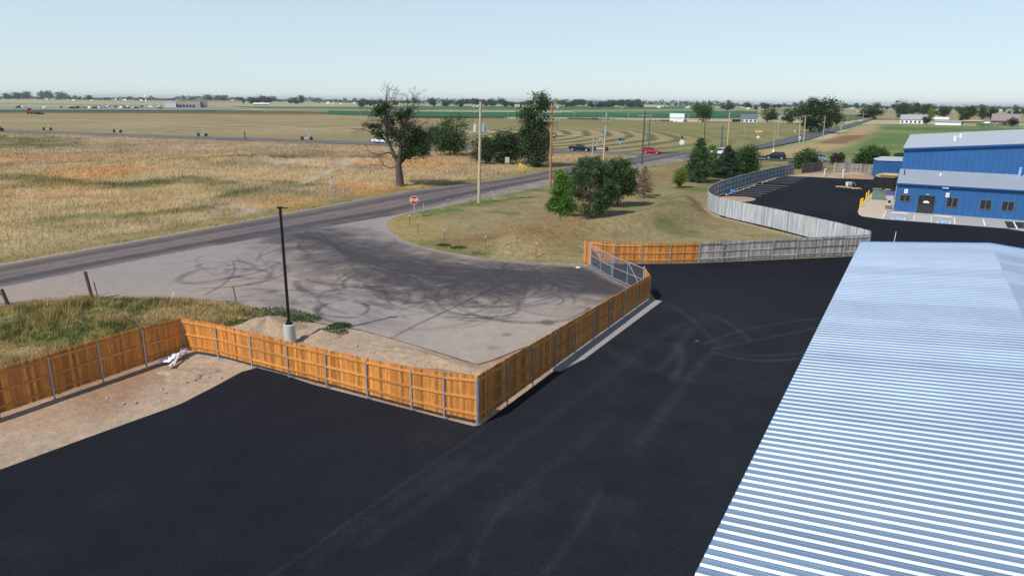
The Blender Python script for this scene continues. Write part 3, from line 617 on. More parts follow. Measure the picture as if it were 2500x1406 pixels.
# ------------------------------------------------------------------ foreground metal building
E1 = G(2105, 592, 4.0); faz = math.radians(30.03); fv = np.array([math.sin(faz), math.cos(faz), 0]); fu = np.array([fv[1], -fv[0], 0])
LB = 56.0; RW = 6.34; RISE = .626
E0 = E1 - fv * LB
bl = thing('metal_building', 'long building with a shiny ribbed metal roof in the foreground', 'building', (E0[0], E0[1], 0), -faz)
# local axes: x across (towards the ridge), y along the eave
M_galvr = mat('galvalume_roof', (.57, .68, .79), .53, 1.0, var=.06, scale=.5, spec=.5, tone=.09)
def ribbed_roof(x0, x1, z0, z1):
    pr = []; y = 0.0; P = .3048; tn = []
    while y < LB:
        for dy, dz in ((0, 0), (.118, 0), (.126, .003), (.140, .003), (.148, 0), (.206, 0), (.251, .033), (.279, .033)):
            if y + dy < LB: pr.append((y + dy, dz))
        y += P
    pr = np.array(pr); n = len(pr); k = 2
    V = []; T = []
    for x, z in ((x0, z0), (x1, z1)): V.append(np.column_stack([np.full(n, x), pr[:, 0], z + pr[:, 1]]))
    V = np.concatenate(V); q = [(i, i + 1, i + 1 + n, i + n) if x1 > x0 else (i + 1, i, i + n, i + 1 + n) for i in range(n - 1)]
    q = [(a_, d_, c_, b_) for a_, b_, c_, d_ in q]
    tone = np.repeat(np.array([RNG.random() for _ in range(n // 24 + 2)]), 24)[:n]
    return V, q, np.concatenate([tone, tone])
V1, Q1, T1 = ribbed_roof(-.10, RW, 4.0, 4.0 + RISE); o = npmesh('roof_panel', V1, Q1, M_galvr, bl, tone=T1)
V2, Q2, T2 = ribbed_roof(2 * RW + .1, RW + .002, 4.0, 4.0 + RISE); o = npmesh('roof_panel', V2, Q2, M_galvr, bl, tone=T2)
m = MB(); q_ = RISE / RW * .16; zr = 4.0 + RISE + .036
m.add([(RW - .16, 0, zr - q_), (RW, 0, zr), (RW + .16, 0, zr - q_), (RW - .16, LB, zr - q_), (RW, LB, zr), (RW + .16, LB, zr - q_)], [(0, 1, 4, 3), (1, 2, 5, 4)]); m = MB(); m.box((RW, LB / 2, 1.96), (2 * RW - .3, LB - .3, 3.9)); m.build('wall', mat('white_wall_panel', (.62, .64, .66), .5, var=.05), bl)
m = MB()
for s, xa, xb in ((0, -.12, RW), (1, 2 * RW + .12, RW)):
    m.beam((xa, LB + .04, 3.96), (xb, LB + .04, 3.96 + RISE), .08, .16)
M_ltblue = mat('light_blue_trim', (.10, .24, .46), .4, .2)
m.build('rake_trim', M_ltblue, bl)
m = MB(); m.add([(.15, LB - .15, 3.86), (2 * RW - .15, LB - .15, 3.86), (RW, LB - .15, 3.9 + RISE), (.15, LB - .3, 3.86), (2 * RW - .15, LB - .3, 3.86), (RW, LB - .3, 3.9 + RISE)], [(0, 1, 2), (5, 4, 3), (0, 2, 5, 3), (1, 4, 5, 2)]); m.build('gable', MATS['white_wall_panel'], bl)
m = MB(); m.beam((-.10, .2, 3.955), (-.10, LB - .1, 3.955), .03, .07); m.build('eave_trim', M_ltblue, bl)

# white stake leaning behind the roof
stk = G(2181, 592); m = MB(); m.tube((0, 0, 0), (.25, .35, 1.05), .02); o = m.build('white_stake', M_white); o.location = (stk[0] - .4, stk[1] - .8, 0.0); tag(o, 'thin white stake leaning just behind the far end of the ribbed roof', 'stake')

# ------------------------------------------------------------------ blue building
P0 = G(2183, 516); baz = math.radians(29.9); bv = np.array([math.sin(baz), math.cos(baz), 0]); bu = np.array([bv[1], -bv[0], 0])
bb = thing('blue_building', 'large bright blue metal building with a low front wing and grey roofs', 'building', (P0[0], P0[1], 0), -baz)
# local x along the front, y away from the camera
def corr(p0, p1, z0, ztop, pitch=.61, dep=.04):
    p0 = np.array(p0); p1 = np.array(p1); L = np.linalg.norm(p1 - p0); d = (p1 - p0) / L; nr = np.array([d[1], -d[0]])
    xs = []; x = 0
    while x < L:
        for a, b in ((0, 0), (.62, 0), (.70, 1), (.90, 1), (.98, 0)):
            if x + a * pitch < L: xs.append((x + a * pitch, b * dep))
        x += pitch
    xs.append((L, 0)); xs = np.array(xs); n = len(xs); xy = p0 + xs[:, :1] * d + xs[:, 1:] * nr
    zt = np.array([ztop(t / L) for t in xs[:, 0]])
    return np.concatenate([np.column_stack([xy, np.full(n, z0)]), np.column_stack([xy, zt])]), np.array([(i, i + 1, i + n + 1, i + n) for i in range(n - 1)])
BL, LD, LE, LT = 36.0, 6.0, 3.18, 4.33
UE, UR, UD = 6.85, 8.18, 46.0
def wall(name, p0, p1, z0, zt, m=None, parent=None):
    V, q = corr(p0, p1, z0, zt); return npmesh(name, V, q, m or M_blue, bb if parent is None else parent)
wall('wing_wall', (0, 0), (BL, 0), 0, lambda t: LE); wall('wing_wall', (0, LD), (0, 0), 0, lambda t: LT + (LE - LT) * t)
m = MB(); m.add([(-.15, -.2, LE + .02), (BL, -.2, LE + .02), (BL, LD, LT + .04), (-.15, LD, LT + .04), (-.15, -.2, LE + .10), (BL, -.2, LE + .10), (BL, LD, LT + .12), (-.15, LD, LT + .12)], [(3, 2, 1, 0), (4, 5, 6, 7), (0, 1, 5, 4), (2, 3, 7, 6), (3, 0, 4, 7), (1, 2, 6, 5)])
M_roofw = mat('grey_metal_roof', (.31, .345, .39), .5, .1, var=.05, scale=.5)
wr_ = m.build('wing_roof', M_roofw, bb)
m = MB(); m.beam((-.2, -.27, LE + .06), (BL, -.27, LE + .06), .13, .13); m.build('gutter', M_bluetrim, bb)
m = MB(); m.beam((-.18, -.2, LE + .03), (-.18, LD, LT + .05), .05, .18); m.build('rake_trim', M_bluetrim, bb)
m = MB(); m.path([(-.12, -.16, LE), (-.12, -.1, .25), (-.32, -.35, .08), (-.75, -.5, .05)], .055, 8); m.build('downspout', mat('light_blue_pipe', (.2, .3, .42), .5), bb)
wall('hall_wall', (0, LD), (32, LD), LT - .1, lambda t: UE + (UR - UE) * (1 - abs(2 * t - 1))); wall('hall_wall', (0, LD + UD), (0, LD), 0, lambda t: UE)
wall('hall_wall', (32, LD + UD), (0, LD + UD), 0, lambda t: UE + (UR - UE) * (1 - abs(2 * t - 1)))
for s in (0, 1):
    m = MB(); xa = -.2 if s == 0 else 32.2; ys = (LD - .25, LD + UD + .25); zz = UE - .02 + .04
    vs = [(xa, ys[0], zz), (16, ys[0], UR + .04), (16, ys[1], UR + .04), (xa, ys[1], zz)]; vs += [(x, y, z + .1) for x, y, z in vs]
    fs = [(0, 3, 2, 1), (4, 5, 6, 7), (0, 1, 5, 4), (1, 2, 6, 5), (2, 3, 7, 6), (3, 0, 4, 7)]
    m.add(vs, fs if s == 0 else [f[::-1] for f in fs]); m.build('hall_roof', M_roofg, bb)
m = MB(); m.beam((-.2, LD - .28, UE - .02), (16, LD - .28, UR - .0), .06, .22); m.beam((16, LD - .28, UR), (32, LD - .28, UE - .02), .06, .22); m.build('rake_trim', M_bluetrim, bb)
def wx(x, y):
    p = hit(x, y, P0, bv) - P0; return float(np.dot(p, bu)), float(p[2])
def z6(x, y): return wx(2000 + x * .2, 380 + y * .2)
for x0, x1, y0, y1 in [(985, 1112, 480, 561), (1555, 1692, 512, 632), (1962, 2100, 540, 660), (2228, 2375, 558, 674)]:
    a = z6((x0), (y0 + y1) / 2); b = z6(x1, (y0 + y1) / 2); cx = (a[0] + b[0]) / 2; w = b[0] - a[0]; zc = z6((x0 + x1) / 2, (y0 + y1) / 2)[1]; h = abs(z6((x0 + x1) / 2, y0)[1] - z6((x0 + x1) / 2, y1)[1]) * .97
    m = MB(); t = .06
    for dx, dz, sx_, sz_ in [(-w / 2, 0, t, h), (w / 2, 0, t, h), (0, -h / 2, w + t, t), (0, h / 2, w + t, t), (0, 0, t, h)]: m.box((cx + dx, -.05, zc + dz), (sx_ - .002, .06, sz_ - .002))
    fr = m.build('window', M_brz, bb); m = MB(); m.box((cx, -.035, zc), (w, .012, h)); m.build('pane', M_glass, fr)
a = z6(1203, 600); b = z6(1398, 600); w = b[0] - a[0]; cx = (a[0] + b[0]) / 2; dt = z6(1300, 492)[1]
m = MB()
for dx in (-w / 2, -w * .22, w * .28, w / 2): m.box((cx + dx, -.06, dt / 2), (.07, .09, dt))
m.box((cx, -.06, dt), (w + .07, .088, .07)); m.box((cx, -.06, dt * .82), (w, .07, .05)); m.box((cx, -.06, .35), (w, .04, .05))
dr = m.build('door', mat('dark_door_frame', (.05, .042, .036), .5), bb); m = MB(); m.box((cx, -.036, dt / 2), (w, .012, dt - .05)); m.build('pane', M_glass, dr)
m = MB(); pts = [(.32 * math.cos(t_), .26 * math.sin(t_)) for t_ in np.linspace(0, math.pi, 9)]
zc = z6(1295, 578)[1]; m.add([(cx + x, -.046, zc + y) for x, y in pts], [tuple(range(9))]); m.add([(cx + x, -.044, zc + y) for x, y in pts], [tuple(range(8, -1, -1))]); m.build('door_decal', M_white, dr)
for sx0, sx1, sy0, sy1 in [(1040, 1082, 410, 460), (1545, 1588, 455, 508)]:
    a = z6(sx0, (sy0 + sy1) / 2); b = z6(sx1, (sy0 + sy1) / 2); w = b[0] - a[0]; h = abs(z6(sx0, sy0)[1] - z6(sx0, sy1)[1]); c = ((a[0] + b[0]) / 2, -.045, (a[1] + b[1]) / 2)
    m = MB(); m.box(c, (w, .02, h)); sg = m.build('wall_sign', M_white, bb)
    m = MB(); k = w / 2.6; px = [(-.1, .55), (-.1, 0), (.35, 0), (.55, -.45)]
    m.path([(c[0] + x * k, -.06, c[2] + z * k) for x, z in px], .022, 5); m.tube((c[0] - .1 * k, -.06, c[2] + .75 * k), (c[0] - .1 * k, -.062, c[2] + .77 * k), .05, n=8)
    m.path([(c[0] + (-.1 + .5 * math.cos(t_)) * k, -.06, c[2] + (-.2 + .5 * math.sin(t_)) * k) for t_ in np.linspace(1.9, 5.4, 9)], .02, 5); m.build('wheelchair_symbol', M_bluep, sg)
a = z6(1542, 394); m = MB(); m.box((a[0], -.16, a[1]), (.62, .25, .12)); m.build('wall_lamp', mat('pale_fixture', (.5, .58, .55), .5), bb)
a = z6(1325, 474); m = MB(); m.box((a[0], -.09, a[1]), (.35, .1, .1)); m.build('door_lamp', M_grey, bb)
def roofpt(x, y):
    n = np.array([0, -(LT - LE) / LD, 1.0]); nn = n[0] * bu + n[1] * bv + np.array([0, 0, 1.0]); P = P0 + np.array([0, 0, LE + .1]) ; p = hit(2000 + x * .2, 380 + y * .2, P, nn) - P0
    return float(np.dot(p, bu)), float(np.dot(p, bv)), float(p[2])
for (x, y, h, r, mm) in [(1037, 236, .55, .06, M_black), (1480, 250, .25, .1, M_white), (2440, 262, 1.0, .15, mat('pale_blue_vent', (.25, .40, .62), .5))]:
    p = roofpt(x, y); m = MB(); m.tube(p, (p[0], p[1], p[2] + h), r, n=10); m.tube((p[0], p[1], p[2] + h), (p[0], p[1], p[2] + h + .08), r * 1.4, r * .5, n=10); m.build('roof_vent', mm, bb)
for x, y, h in [(5.5, 20, .55), (6.5, 30, .4)]:
    m = MB(); z = UE + (UR - UE) * x / 16 + .1; m.tube((x, y, z), (x, y, z + h), .16, n=10); m.tube((x, y, z + h), (x, y, z + h + .12), .25, .1, n=10); m.build('roof_vent', M_white, bb)

# small blue shed behind
S0 = G(2138, 434); sh = thing('blue_shed', 'small blue metal shed with a pale roof beyond the black trailer', 'shed', (S0[0], S0[1], 0), -baz + .22)
hS = zat(S0, 392.5)
V, q = corr((0, 0), (5.4, 0), 0, lambda t: hS); npmesh('wall', V, q, M_blue, sh); V, q = corr((0, 4), (0, 0), 0, lambda t: hS); npmesh('wall', V, q, M_blue, sh)
V, q = corr((5.4, 0), (5.4, 4), 0, lambda t: hS); npmesh('wall', V, q, M_blue, sh); V, q = corr((5.4, 4), (0, 4), 0, lambda t: hS); npmesh('wall', V, q, M_blue, sh)
m = MB(); m.add([(-.15, -.15, hS + .02), (5.55, -.15, hS + .02), (5.55, 4.15, hS + .02), (-.15, 4.15, hS + .02), (.9, 2, hS + .62), (4.5, 2, hS + .62)], [(3, 2, 1, 0), (0, 1, 5, 4), (2, 3, 4, 5), (3, 0, 4), (1, 2, 5)]); m.build('roof', MATS['light_blue_pipe'] if False else M_roofg, sh)

# apron, markings, wheel stops, parking stripes
flat('concrete_apron', GP([(2162, 516), (2183, 514), (2500, 537), (2700, 552), (2700, 592), (2500, 566), (2458, 559), (2154, 536)]), .045, M_lotc)
flat('concrete_pad', GP([(2094, 518), (2098, 507), (2112, 487), (2130, 470), (2160, 464), (2182, 470), (2183, 514), (2162, 516), (2154, 536), (2125, 532), (2104, 529), (2097, 525)]), .041, mat('sandy_concrete', (.46, .38, .29), .9, var=.12, scale=1, fine=.08))
def mark(pts, m=None, z=.06, name='painted_marking'): return flat(name, GP(pts), z, m or M_white)
def z6p(*pp): return [(2000 + x * .2, 380 + y * .2) for x, y in pp]
mark(z6p((808, 690), (820, 690), (780, 775), (768, 775))); mark(z6p((1160, 722), (1170, 722), (1152, 800), (1142, 800))); mark(z6p((1370, 738), (1380, 738), (1368, 820), (1358, 820)))
mark(z6p((1640, 758), (1652, 758), (1664, 842), (1650, 842))); mark(z6p((1992, 782), (2008, 782), (2032, 866), (2014, 866))); mark(z6p((2360, 808), (2376, 808), (2428, 900), (2406, 900)))
for i in range(6):
    y = 733 + i * 13; mark(z6p((1172 - i * 3, y), (1366 - i * 1, y + 9), (1366 - i, y + 12.5), (1172 - i * 3, y + 3.5)))
for pts in [((900, 758), (1048, 766), (1040, 798), (880, 788)), ((1448, 798), (1598, 806), (1600, 842), (1432, 832))]:
    c = np.mean(pts, 0); mark(z6p(*pts), M_white, .056); inn = [tuple(c + (np.array(p) - c) * .86) for p in pts]; mark(z6p(*inn), M_bluep, .060)
    cc = G(*z6p(c)[0]); m = MB(); m.path([(cc[0] - .2, cc[1] + .2, .068), (cc[0], cc[1], .068), (cc[0] + .25, cc[1], .068), (cc[0] + .35, cc[1] - .25, .068)], .03, 5); struct(m.build('painted_symbol', M_white))
mark(z6p((2258, 806), (2500, 822), (2500, 894), (2300, 890)), mat('asphalt_patch', (.02, .021, .024), .9, var=.2), .052, 'asphalt_patch')
def z7p(*pp): return [(1640 + x * .2134, 340 + y * .2134) for x, y in pp]
M_worn = mat('worn_white_paint', (.36, .37, .38), .8, var=.3, scale=2)
for a, b, w in [((1255, 432), (1535, 447), 1.0), ((1210, 446), (1500, 462), 1.0), ((1172, 460), (1462, 477), 1.0), ((1135, 476), (1425, 493), 1.0), ((1092, 493), (1380, 510), 1.0), ((985, 522), (1325, 540), 2.2), ((935, 545), (1250, 562), 1.2), ((875, 567), (1195, 583), 1.2), ((822, 590), (1140, 604), 1.2), ((772, 610), (1085, 627), 1.2), ((692, 630), (1025, 650), 1.2), ((780, 747), (912, 752), 1.2)]:
    pa, pb = [G(*q)[:2] for q in z7p(a, b)]; ribbon('painted_marking', np.array([pa, (pa + pb) / 2, pb]), .16 * w, .024, M_worn if w < 2 else M_dirtp)
for a, b in [((300, 0), (410, 835)), ]: pass
for a, b in [((1185, 678), (1232, 681)), ((1465, 688), (1520, 690)), ((1720, 698), (1770, 700)), ((1955, 710), (2010, 711)), ((1815, 525), (1870, 540)), ((2205, 530), (2280, 527)), ((2195, 545), (2290, 560))]:
    pa, pb = [G(*q)[:2] for q in z7p(a, b)]; ribbon('painted_marking', np.array([pa, (pa + pb) / 2, pb]), .07, .022, M_wgrey)
ws = None
for a, b in [((620, 643), (690, 621)), ((702, 613), (745, 602)), ((752, 600), (800, 585)), ((815, 577), (865, 564)), ((877, 557), (920, 543)), ((932, 537), (975, 523)), ((1032, 505), (1075, 490)), ((1085, 488), (1128, 473)), ((1135, 470), (1170, 458)), ((1177, 456), (1211, 445)), ((1220, 441), (1252, 430)), ((1260, 427), (1295, 416))]:
    pa, pb = [G(*q) for q in z7p(a, b)]; d = pb - pa
    if ws is None:
        m = MB(); L = 1.75
        m.add([(-L / 2, -.09, 0), (L / 2, -.09, 0), (L / 2, .09, 0), (-L / 2, .09, 0), (-L / 2 + .06, -.06, .13), (L / 2 - .06, -.06, .13), (L / 2 - .06, .06, .13), (-L / 2 + .06, .06, .13)], [(0, 3, 2, 1), (4, 5, 6, 7), (0, 1, 5, 4), (1, 2, 6, 5), (2, 3, 7, 6), (3, 0, 4, 7)])
        ws = m.build('wheel_stop', M_conc); o = ws
    else: o = ws.copy(); COL.objects.link(o)
    c = (pa + pb) / 2; o.location = (c[0], c[1], .018); o.rotation_euler = (0, 0, math.atan2(d[1], d[0])); o.scale = (max(.7, min(1.5, np.linalg.norm(d) / 1.75)), 1, 1)
    tag(o, 'pale concrete wheel stop in the row along the foot of the curved fence', 'wheel stop', 'wheel stops along the curved fence')
for k, (sx0, sy0) in enumerate([(985, 710), (1510, 752)]):
    o = ws.copy(); COL.objects.link(o); c = G(*z6p((sx0, sy0))[0]); o.location = (c[0], c[1], .047); o.rotation_euler = (0, 0, -math.radians(29.9)); o.scale = (1, 1, 1)
    tag(o, ['concrete wheel stop under the first window of the blue building', 'concrete wheel stop just right of the blue building door'][k], 'wheel stop')
isl = curve(GP(z7p((505, 668), (600, 656), (720, 655), (880, 664), (958, 684), (935, 706), (850, 718), (740, 722), (650, 712), (580, 700))), 5, True)
sheet('dirt_island', isl, .3, .03, M_dirt, dirt_col, lambda x, y: .12 * sst(0, 1.2, pdist(np.stack([x, y], 1), isl, True)[0]))
BD = GP([(1938, 426), (1956, 424), (2005, 419), (2035, 422), (2142, 427), (2140, 439), (2060, 437), (1990, 433), (1912, 431)])
sheet('dirt_bank', BD, .5, .0, M_dirt, dirt_col, lambda x, y: .55 * sst(0, 2.2, pdist(np.stack([x, y], 1), BD, True)[0]) * fbm(x * .3, y * .3, 7))

# ------------------------------------------------------------------ yard things by the blue building
m0 = None
for k, (x, y, yt) in enumerate([(2099.5, 507, 486), (2104.5, 501, 484), (2113.5, 491.5, 471), (2119, 486.5, 466)]):
    p = G(x, y)
    m = MB(); m.tube((0, 0, 0), (0, 0, 1.05), .09, n=12); m.tube((0, 0, 1.05), (0, 0, 1.1), .09, .05, n=12); o = m.build('bollard', M_yellow); o.location = (p[0], p[1], .04)
    o.scale = (1, 1, zat(p, yt) / 1.1)
    tag(o, ['yellow steel bollard nearest the kerb corner', 'yellow bollard second from the kerb corner', 'yellow bollard third from the kerb corner', 'yellow bollard beside the green electrical cabinets'][k], 'bollard', 'yellow bollards')
def cabinet(px, py, w, d, h, label, n):
    p = G(px, py); r = thing('electrical_cabinet', label, 'cabinet', (p[0], p[1], .04), -baz)
    m = MB(); m.box((w / 2, d / 2, h / 2), (w, d, h)); m.build('body', M_green, r)
    m = MB(); m.box((w / 2, d / 2 - .02, h + .04), (w + .08, d + .08, .08)); m.build('lid', M_green, r)
    for i in range(n):
        m = MB(); m.box((w / n * (i + .5), -.012, h * .5), (w / n - .05, .02, h - .15)); dd = m.build('door', M_green, r)
        m = MB(); m.box((w / n * (i + .85), -.03, h * .5), (.03, .03, .16)); m.build('handle', M_grey, dd)
cabinet(2127.5, 488, .95, .9, 1.35, 'tall green electrical cabinet beside the yellow bollards', 1)
cabinet(2142.5, 489, .85, .8, 1.15, 'shorter green electrical cabinet nearer the blue building wall', 2)
tp = G(2132, 466); tr = thing('trailer', 'black netted utility trailer loaded with plywood behind the green cabinets', 'trailer', (tp[0], tp[1], .0), -baz + .1)
m = MB(); m.box((1.9, 1.6, .45), (3.8, 3.2, .12)); m.beam((-1.2, 1.6, .4), (.1, 1.6, .42), .1, .1); m.build('bed', M_black, tr)
m = MB()
for (x, y, sx_, sy_) in [(1.9, 0, 3.8, .05), (1.9, 3.2, 3.8, .05), (0, 1.6, .05, 3.15), (3.8, 1.6, .05, 3.15)]: m.box((x, y, 1.22), (sx_, sy_, 1.4))
m.build('side_panel', M_net, tr)
m = MB()
for x in (0, 1.27, 2.53, 3.8):
    for y in (-.05, 3.25): m.box((x, y, 1.25), (.06, .05, 1.6))
m.beam((-.02, -.06, 1.95), (3.82, -.06, 1.95), .05, .06); m.build('frame', M_black, tr)
for x in (1.1, 2.5):
    for y in (-.18, 3.38): m = MB(); m.tube((x, y - .1, .34), (x, y + .1, .34), .34, n=16); m.build('wheel', M_tyre, tr)
m = MB(); m.beam((-.3, -.1, 1.75), (.35, -.1, 2.5), .06, .06); m.beam((3.6, -.1, 1.75), (3.95, -.1, 2.6), .06, .06); m.build('ladder_rack', M_wgrey, tr)
m = MB(); rr = random.Random(4)
for k in range(9): m.box((rr.uniform(1.2, 2.3), 1.6 + rr.uniform(-.3, .3), 1.96 + k * .05), (2.2, 2.0, .045), rr.uniform(-.12, .12), rr.random())
o = m.build('plywood_stack', M_ply); o.parent = None; o.location = tr.location; o.rotation_euler = tr.rotation_euler; tag(o, 'pile of plywood sheets on top of the black trailer', 'plywood')
for k, (x, y, yt) in enumerate([(2011.6, 433.5, 418), (2057, 435.5, 420)]):
    p = G(x, y); h = 1.35; m = MB(); m.path([(0, 0, 0), (0, 0, h - .15), (.03, 0, h - .05), (.12, 0, h), (.22, 0, h - .02), (.27, 0, h - .12)], .085, 10); o = m.build('vent_pipe', M_white); o.location = (p[0], p[1], .1)
    tag(o, ['white hooked vent pipe farther from the blue shed', 'white hooked vent pipe nearer the blue shed'][k], 'vent pipe', 'white vent pipes on the dirt bank')
rr = random.Random(9)
for k, (x, y) in enumerate([(2052, 458), (2070, 460), (2090, 462)]):
    p = G(x, y); r = thing('pallet', ['wooden pallet farthest left in the row on the far parking lot', 'wooden pallet under the white buckets', 'wooden pallet with torn straw at the right of the row'][k], 'pallet', (p[0], p[1], .02), rr.uniform(-.5, .1), 'pallets on the far parking lot')
    m = MB()
    for i in range(6): m.box((0, -.5 + i * .2, .13), (1.2, .12, .02), 0, rr.random())
    m.build('deck', M_ply, r); m = MB()
    for i in (-.55, 0, .55): m.box((i, 0, .06), (.06, 1.1, .11))
    m.build('runner', M_ply, r)
for k, (x, y, s) in enumerate([(2068, 457, 1), (2075, 456.5, 1.1)]):
    p = G(x, y); r = thing('bucket', ['white bucket on the pallet, left of a pair', 'grey white bucket on the pallet with a hose over it'][k], 'bucket', (p[0], p[1], .15))
    m = MB(); m.tube((0, 0, 0), (0, 0, .55), .22, .28, n=14); m.build('body', M_white, r); m = MB(); m.tube((0, 0, .55), (0, 0, .59), .30, n=14); m.build('lid', M_grey if k else M_white, r)
    if k: m = MB(); m.path([(.3, 0, .1), (.5, .1, .5), (.8, .2, .35), (.95, .2, 0)], .04, 6); m.build('hose', M_grey, r)
p = G(1781, 470); m = MB(); rr = random.Random(3)
pts = [(rr.uniform(-.7, .7), rr.uniform(-.4, .4), rr.uniform(.02, .45)) for _ in range(14)]; bm = bmesh.new()
for q in pts + [(-.8, -.4, 0), (.8, -.4, 0), (.8, .4, 0), (-.8, .4, 0)]: bm.verts.new(q)
bmesh.ops.convex_hull(bm, input=bm.verts); me = bpy.data.meshes.new('blue_tarp'); bm.to_mesh(me); bm.free(); o = link('blue_tarp', me, mat('blue_tarp', (.06, .2, .5), .5)); o.location = (p[0], p[1], .02); tag(o, 'crumpled blue tarp at the foot of the curved fence', 'tarp')
p = G(2156, 477); m = MB()
for k in range(4): m.box((1.3, .5, .06 + k * .12), (2.8, 1.0, .1), .03 * (k % 2), k / 4)
o = m.build('panel_stack', M_purple); o.location = (p[0], p[1], .04); o.rotation_euler = (0, 0, -baz); tag(o, 'low stack of purple blue panels behind the green cabinets', 'panels')
p = G(2166, 512); r = thing('air_conditioner', 'grey air conditioner unit on a reddish base at the blue building corner', 'air conditioner', (p[0], p[1] + .4, .04), -baz)
m = MB(); m.box((.3, 0, .22), (.7, .6, .44)); m.build('base', M_brown, r); m = MB(); m.box((.3, 0, .82), (.5, .5, .76)); bd = m.build('body', M_grey, r); m = MB(); m.tube((.3, -.255, .9), (.3, -.265, .9), .17, n=16); m.build('grille', M_black, bd)

# ------------------------------------------------------------------ light pole, signs, posts
p = G(709, 834); h = zat(p, 510)
lp_ = thing('light_pole', 'tall black square light pole on a white concrete base behind the orange fence', 'light pole', (p[0], p[1], 0))
m = MB(); m.tube((0, 0, -.1), (0, 0, .92), .29, n=28); m.tube((0, 0, .92), (0, 0, .95), .29, .26, n=28); m.build('concrete_base', M_conc, lp_)
m = MB(); m.box((0, 0, .99), (.30, .30, .08)); m.box((0, 0, 1.1), (.2, .2, .16)); m.build('base_plate', M_black, lp_)
m = MB(); m.box((0, 0, .95 + (h - .95) / 2), (.125, .125, h - .95), .5); m.build('pole', M_black, lp_)
m = MB(); m.tube((0, 0, h - .1), (0, 0, h + .12), .04, n=8); m.tube((-.1, 0, h + .03), (.2, 0, h + .05), .025, n=8); m.build('bracket', M_black, lp_)
for x0, x1 in ((.06, .36), (-.06, -.14)):
    m = MB(); m.box(((x0 + x1) / 2, 0, h + .05), (abs(x1 - x0), .22, .04)); m.box((x0 * 1.2, 0, h + .08), (.1, .12, .05)); fx = m.build('lamp_head', M_black, lp_)
    m = MB(); m.box(((x0 + x1) / 2, 0, h + .017), (abs(x1 - x0) * .8, .2, .006)); m.build('lens', M_grey, fx)
def octo(r, n=8, a0=math.pi / 8): return [(r * math.cos(a0 + i * 2 * math.pi / n), r * math.sin(a0 + i * 2 * math.pi / n)) for i in range(n)]
def plate(mb, poly, y0, y1, z):
    k = len(poly); mb.add([(x, y0, z + q) for x, q in poly] + [(x, y1, z + q) for x, q in poly], [tuple(range(k)), tuple(range(2 * k - 1, k - 1, -1))] + [(i, i + k, (i + 1) % k + k, (i + 1) % k) for i in range(k)])
p = G(1012, 531); d = ppm(p); face = math.atan2(-p[0], p[1]) * .8
st = thing('stop_sign', 'red and white stop sign on a wooden post where the driveway meets the road', 'stop sign', (p[0], p[1], 0), face)
hz = zat(p, 489); r_ = .475
m = MB(); m.box((0, .08, hz / 2 - .1), (.13, .12, hz + .2)); m.build('post', M_poleg, st)
m = MB(); plate(m, octo(r_), 0, -.004, hz); sp_ = m.build('sign_plate', M_white, st)
m = MB(); plate(m, octo(r_ * .92), -.006, -.009, hz); m.build('red_panel', M_red, sp_)
fc = bpy.data.curves.new('lettering', 'FONT'); fc.body = 'STOP'; fc.size = .40; fc.align_x = 'CENTER'; fc.align_y = 'CENTER'; fc.extrude = .002; fc.offset = .012; fc.materials.append(M_white)
fo = bpy.data.objects.new('lettering', fc); COL.objects.link(fo); bpy.context.view_layer.update(); me = bpy.data.meshes.new_from_object(fo); bpy.data.objects.remove(fo); me.name = 'lettering'; fo = bpy.data.objects.new('lettering', me); COL.objects.link(fo); fo.parent = sp_; fo.location = (0, -.013, hz); fo.rotation_euler = (math.pi / 2, 0, 0); fo.scale = (.80, 1, 1)
def sign(px, pyb, pyc, label, shape, size, m_plate, post='metal', cat='road sign', back=False, name='road_sign', extra=None):
    p = G(px, pyb); r = thing(name, label, cat, (p[0], p[1], 0), math.atan2(-p[0], p[1]) * .7); z = zat(p, pyc); s = size / ppm(p)
    m = MB(); m.box((0, .03, (z + s * .4) / 2), (.06 if post == 'metal' else .12, .05, z + s * .4)); m.build('post', M_galv if post == 'metal' else M_poleg, r)
    poly = {'diamond': [(-s, 0), (0, -s), (s, 0), (0, s)], 'square': [(-s, -s), (s, -s), (s, s), (-s, s)], 'round': octo(s), 'tall': [(-s * .75, -s), (s * .75, -s), (s * .75, s), (-s * .75, s)], 'wide': [(-s * 1.6, -s * .4), (s * 1.6, -s * .4), (s * 1.6, s * .4), (-s * 1.6, s * .4)]}[shape]
    m = MB(); plate(m, poly, 0, -.006, z); m.build('sign_plate', m_plate, r)
    if extra: extra(r, z, s)
    return r
sign(811, 494, 445, 'grey back of a diamond road sign standing in the dry grass', 'diamond', 8, M_grey)
def beacon(r, z, s):
    m = MB(); m.box((0, .02, z + s * 1.9), (.35, .2, .5)); m.tube((0, -.1, z + s * 2.2), (0, .02, z + s * 2.2), .16, n=10); m.build('flashing_beacon', M_black, r)
    m = MB(); m.box((.5, .02, z + s * 1.35), (1.4, .03, .28)); m.build('street_name_plate', M_green if s > .5 else M_bluetrim, r)
sign(1512, 377, 348, 'small blue grey sign under a flashing beacon on the near corner of the crossing', 'tall', 4, M_bluep, extra=beacon)
sign(1663, 371.5, 347.5, 'pale round back of a stop sign under a flashing beacon across the crossing', 'round', 6.5, mat('pale_green_back', (.62, .70, .62), .5), extra=beacon)
sign(1850, 342, 335, 'white diamond sign in the mown field beyond the crossing', 'diamond', 4, M_white)
sign(1951, 349, 337, 'white square sign at the roadside under the leaning pole row', 'square', 2.6, M_white)
sign(1940, 327, 320, 'pale rounded sign in the far field by the road', 'round', 3, M_pole)
sign(1852, 327, 321.5, 'low yellowish rectangular board in the mown field', 'wide', 5.5, M_ply, post='wood', cat='board', name='field_board')
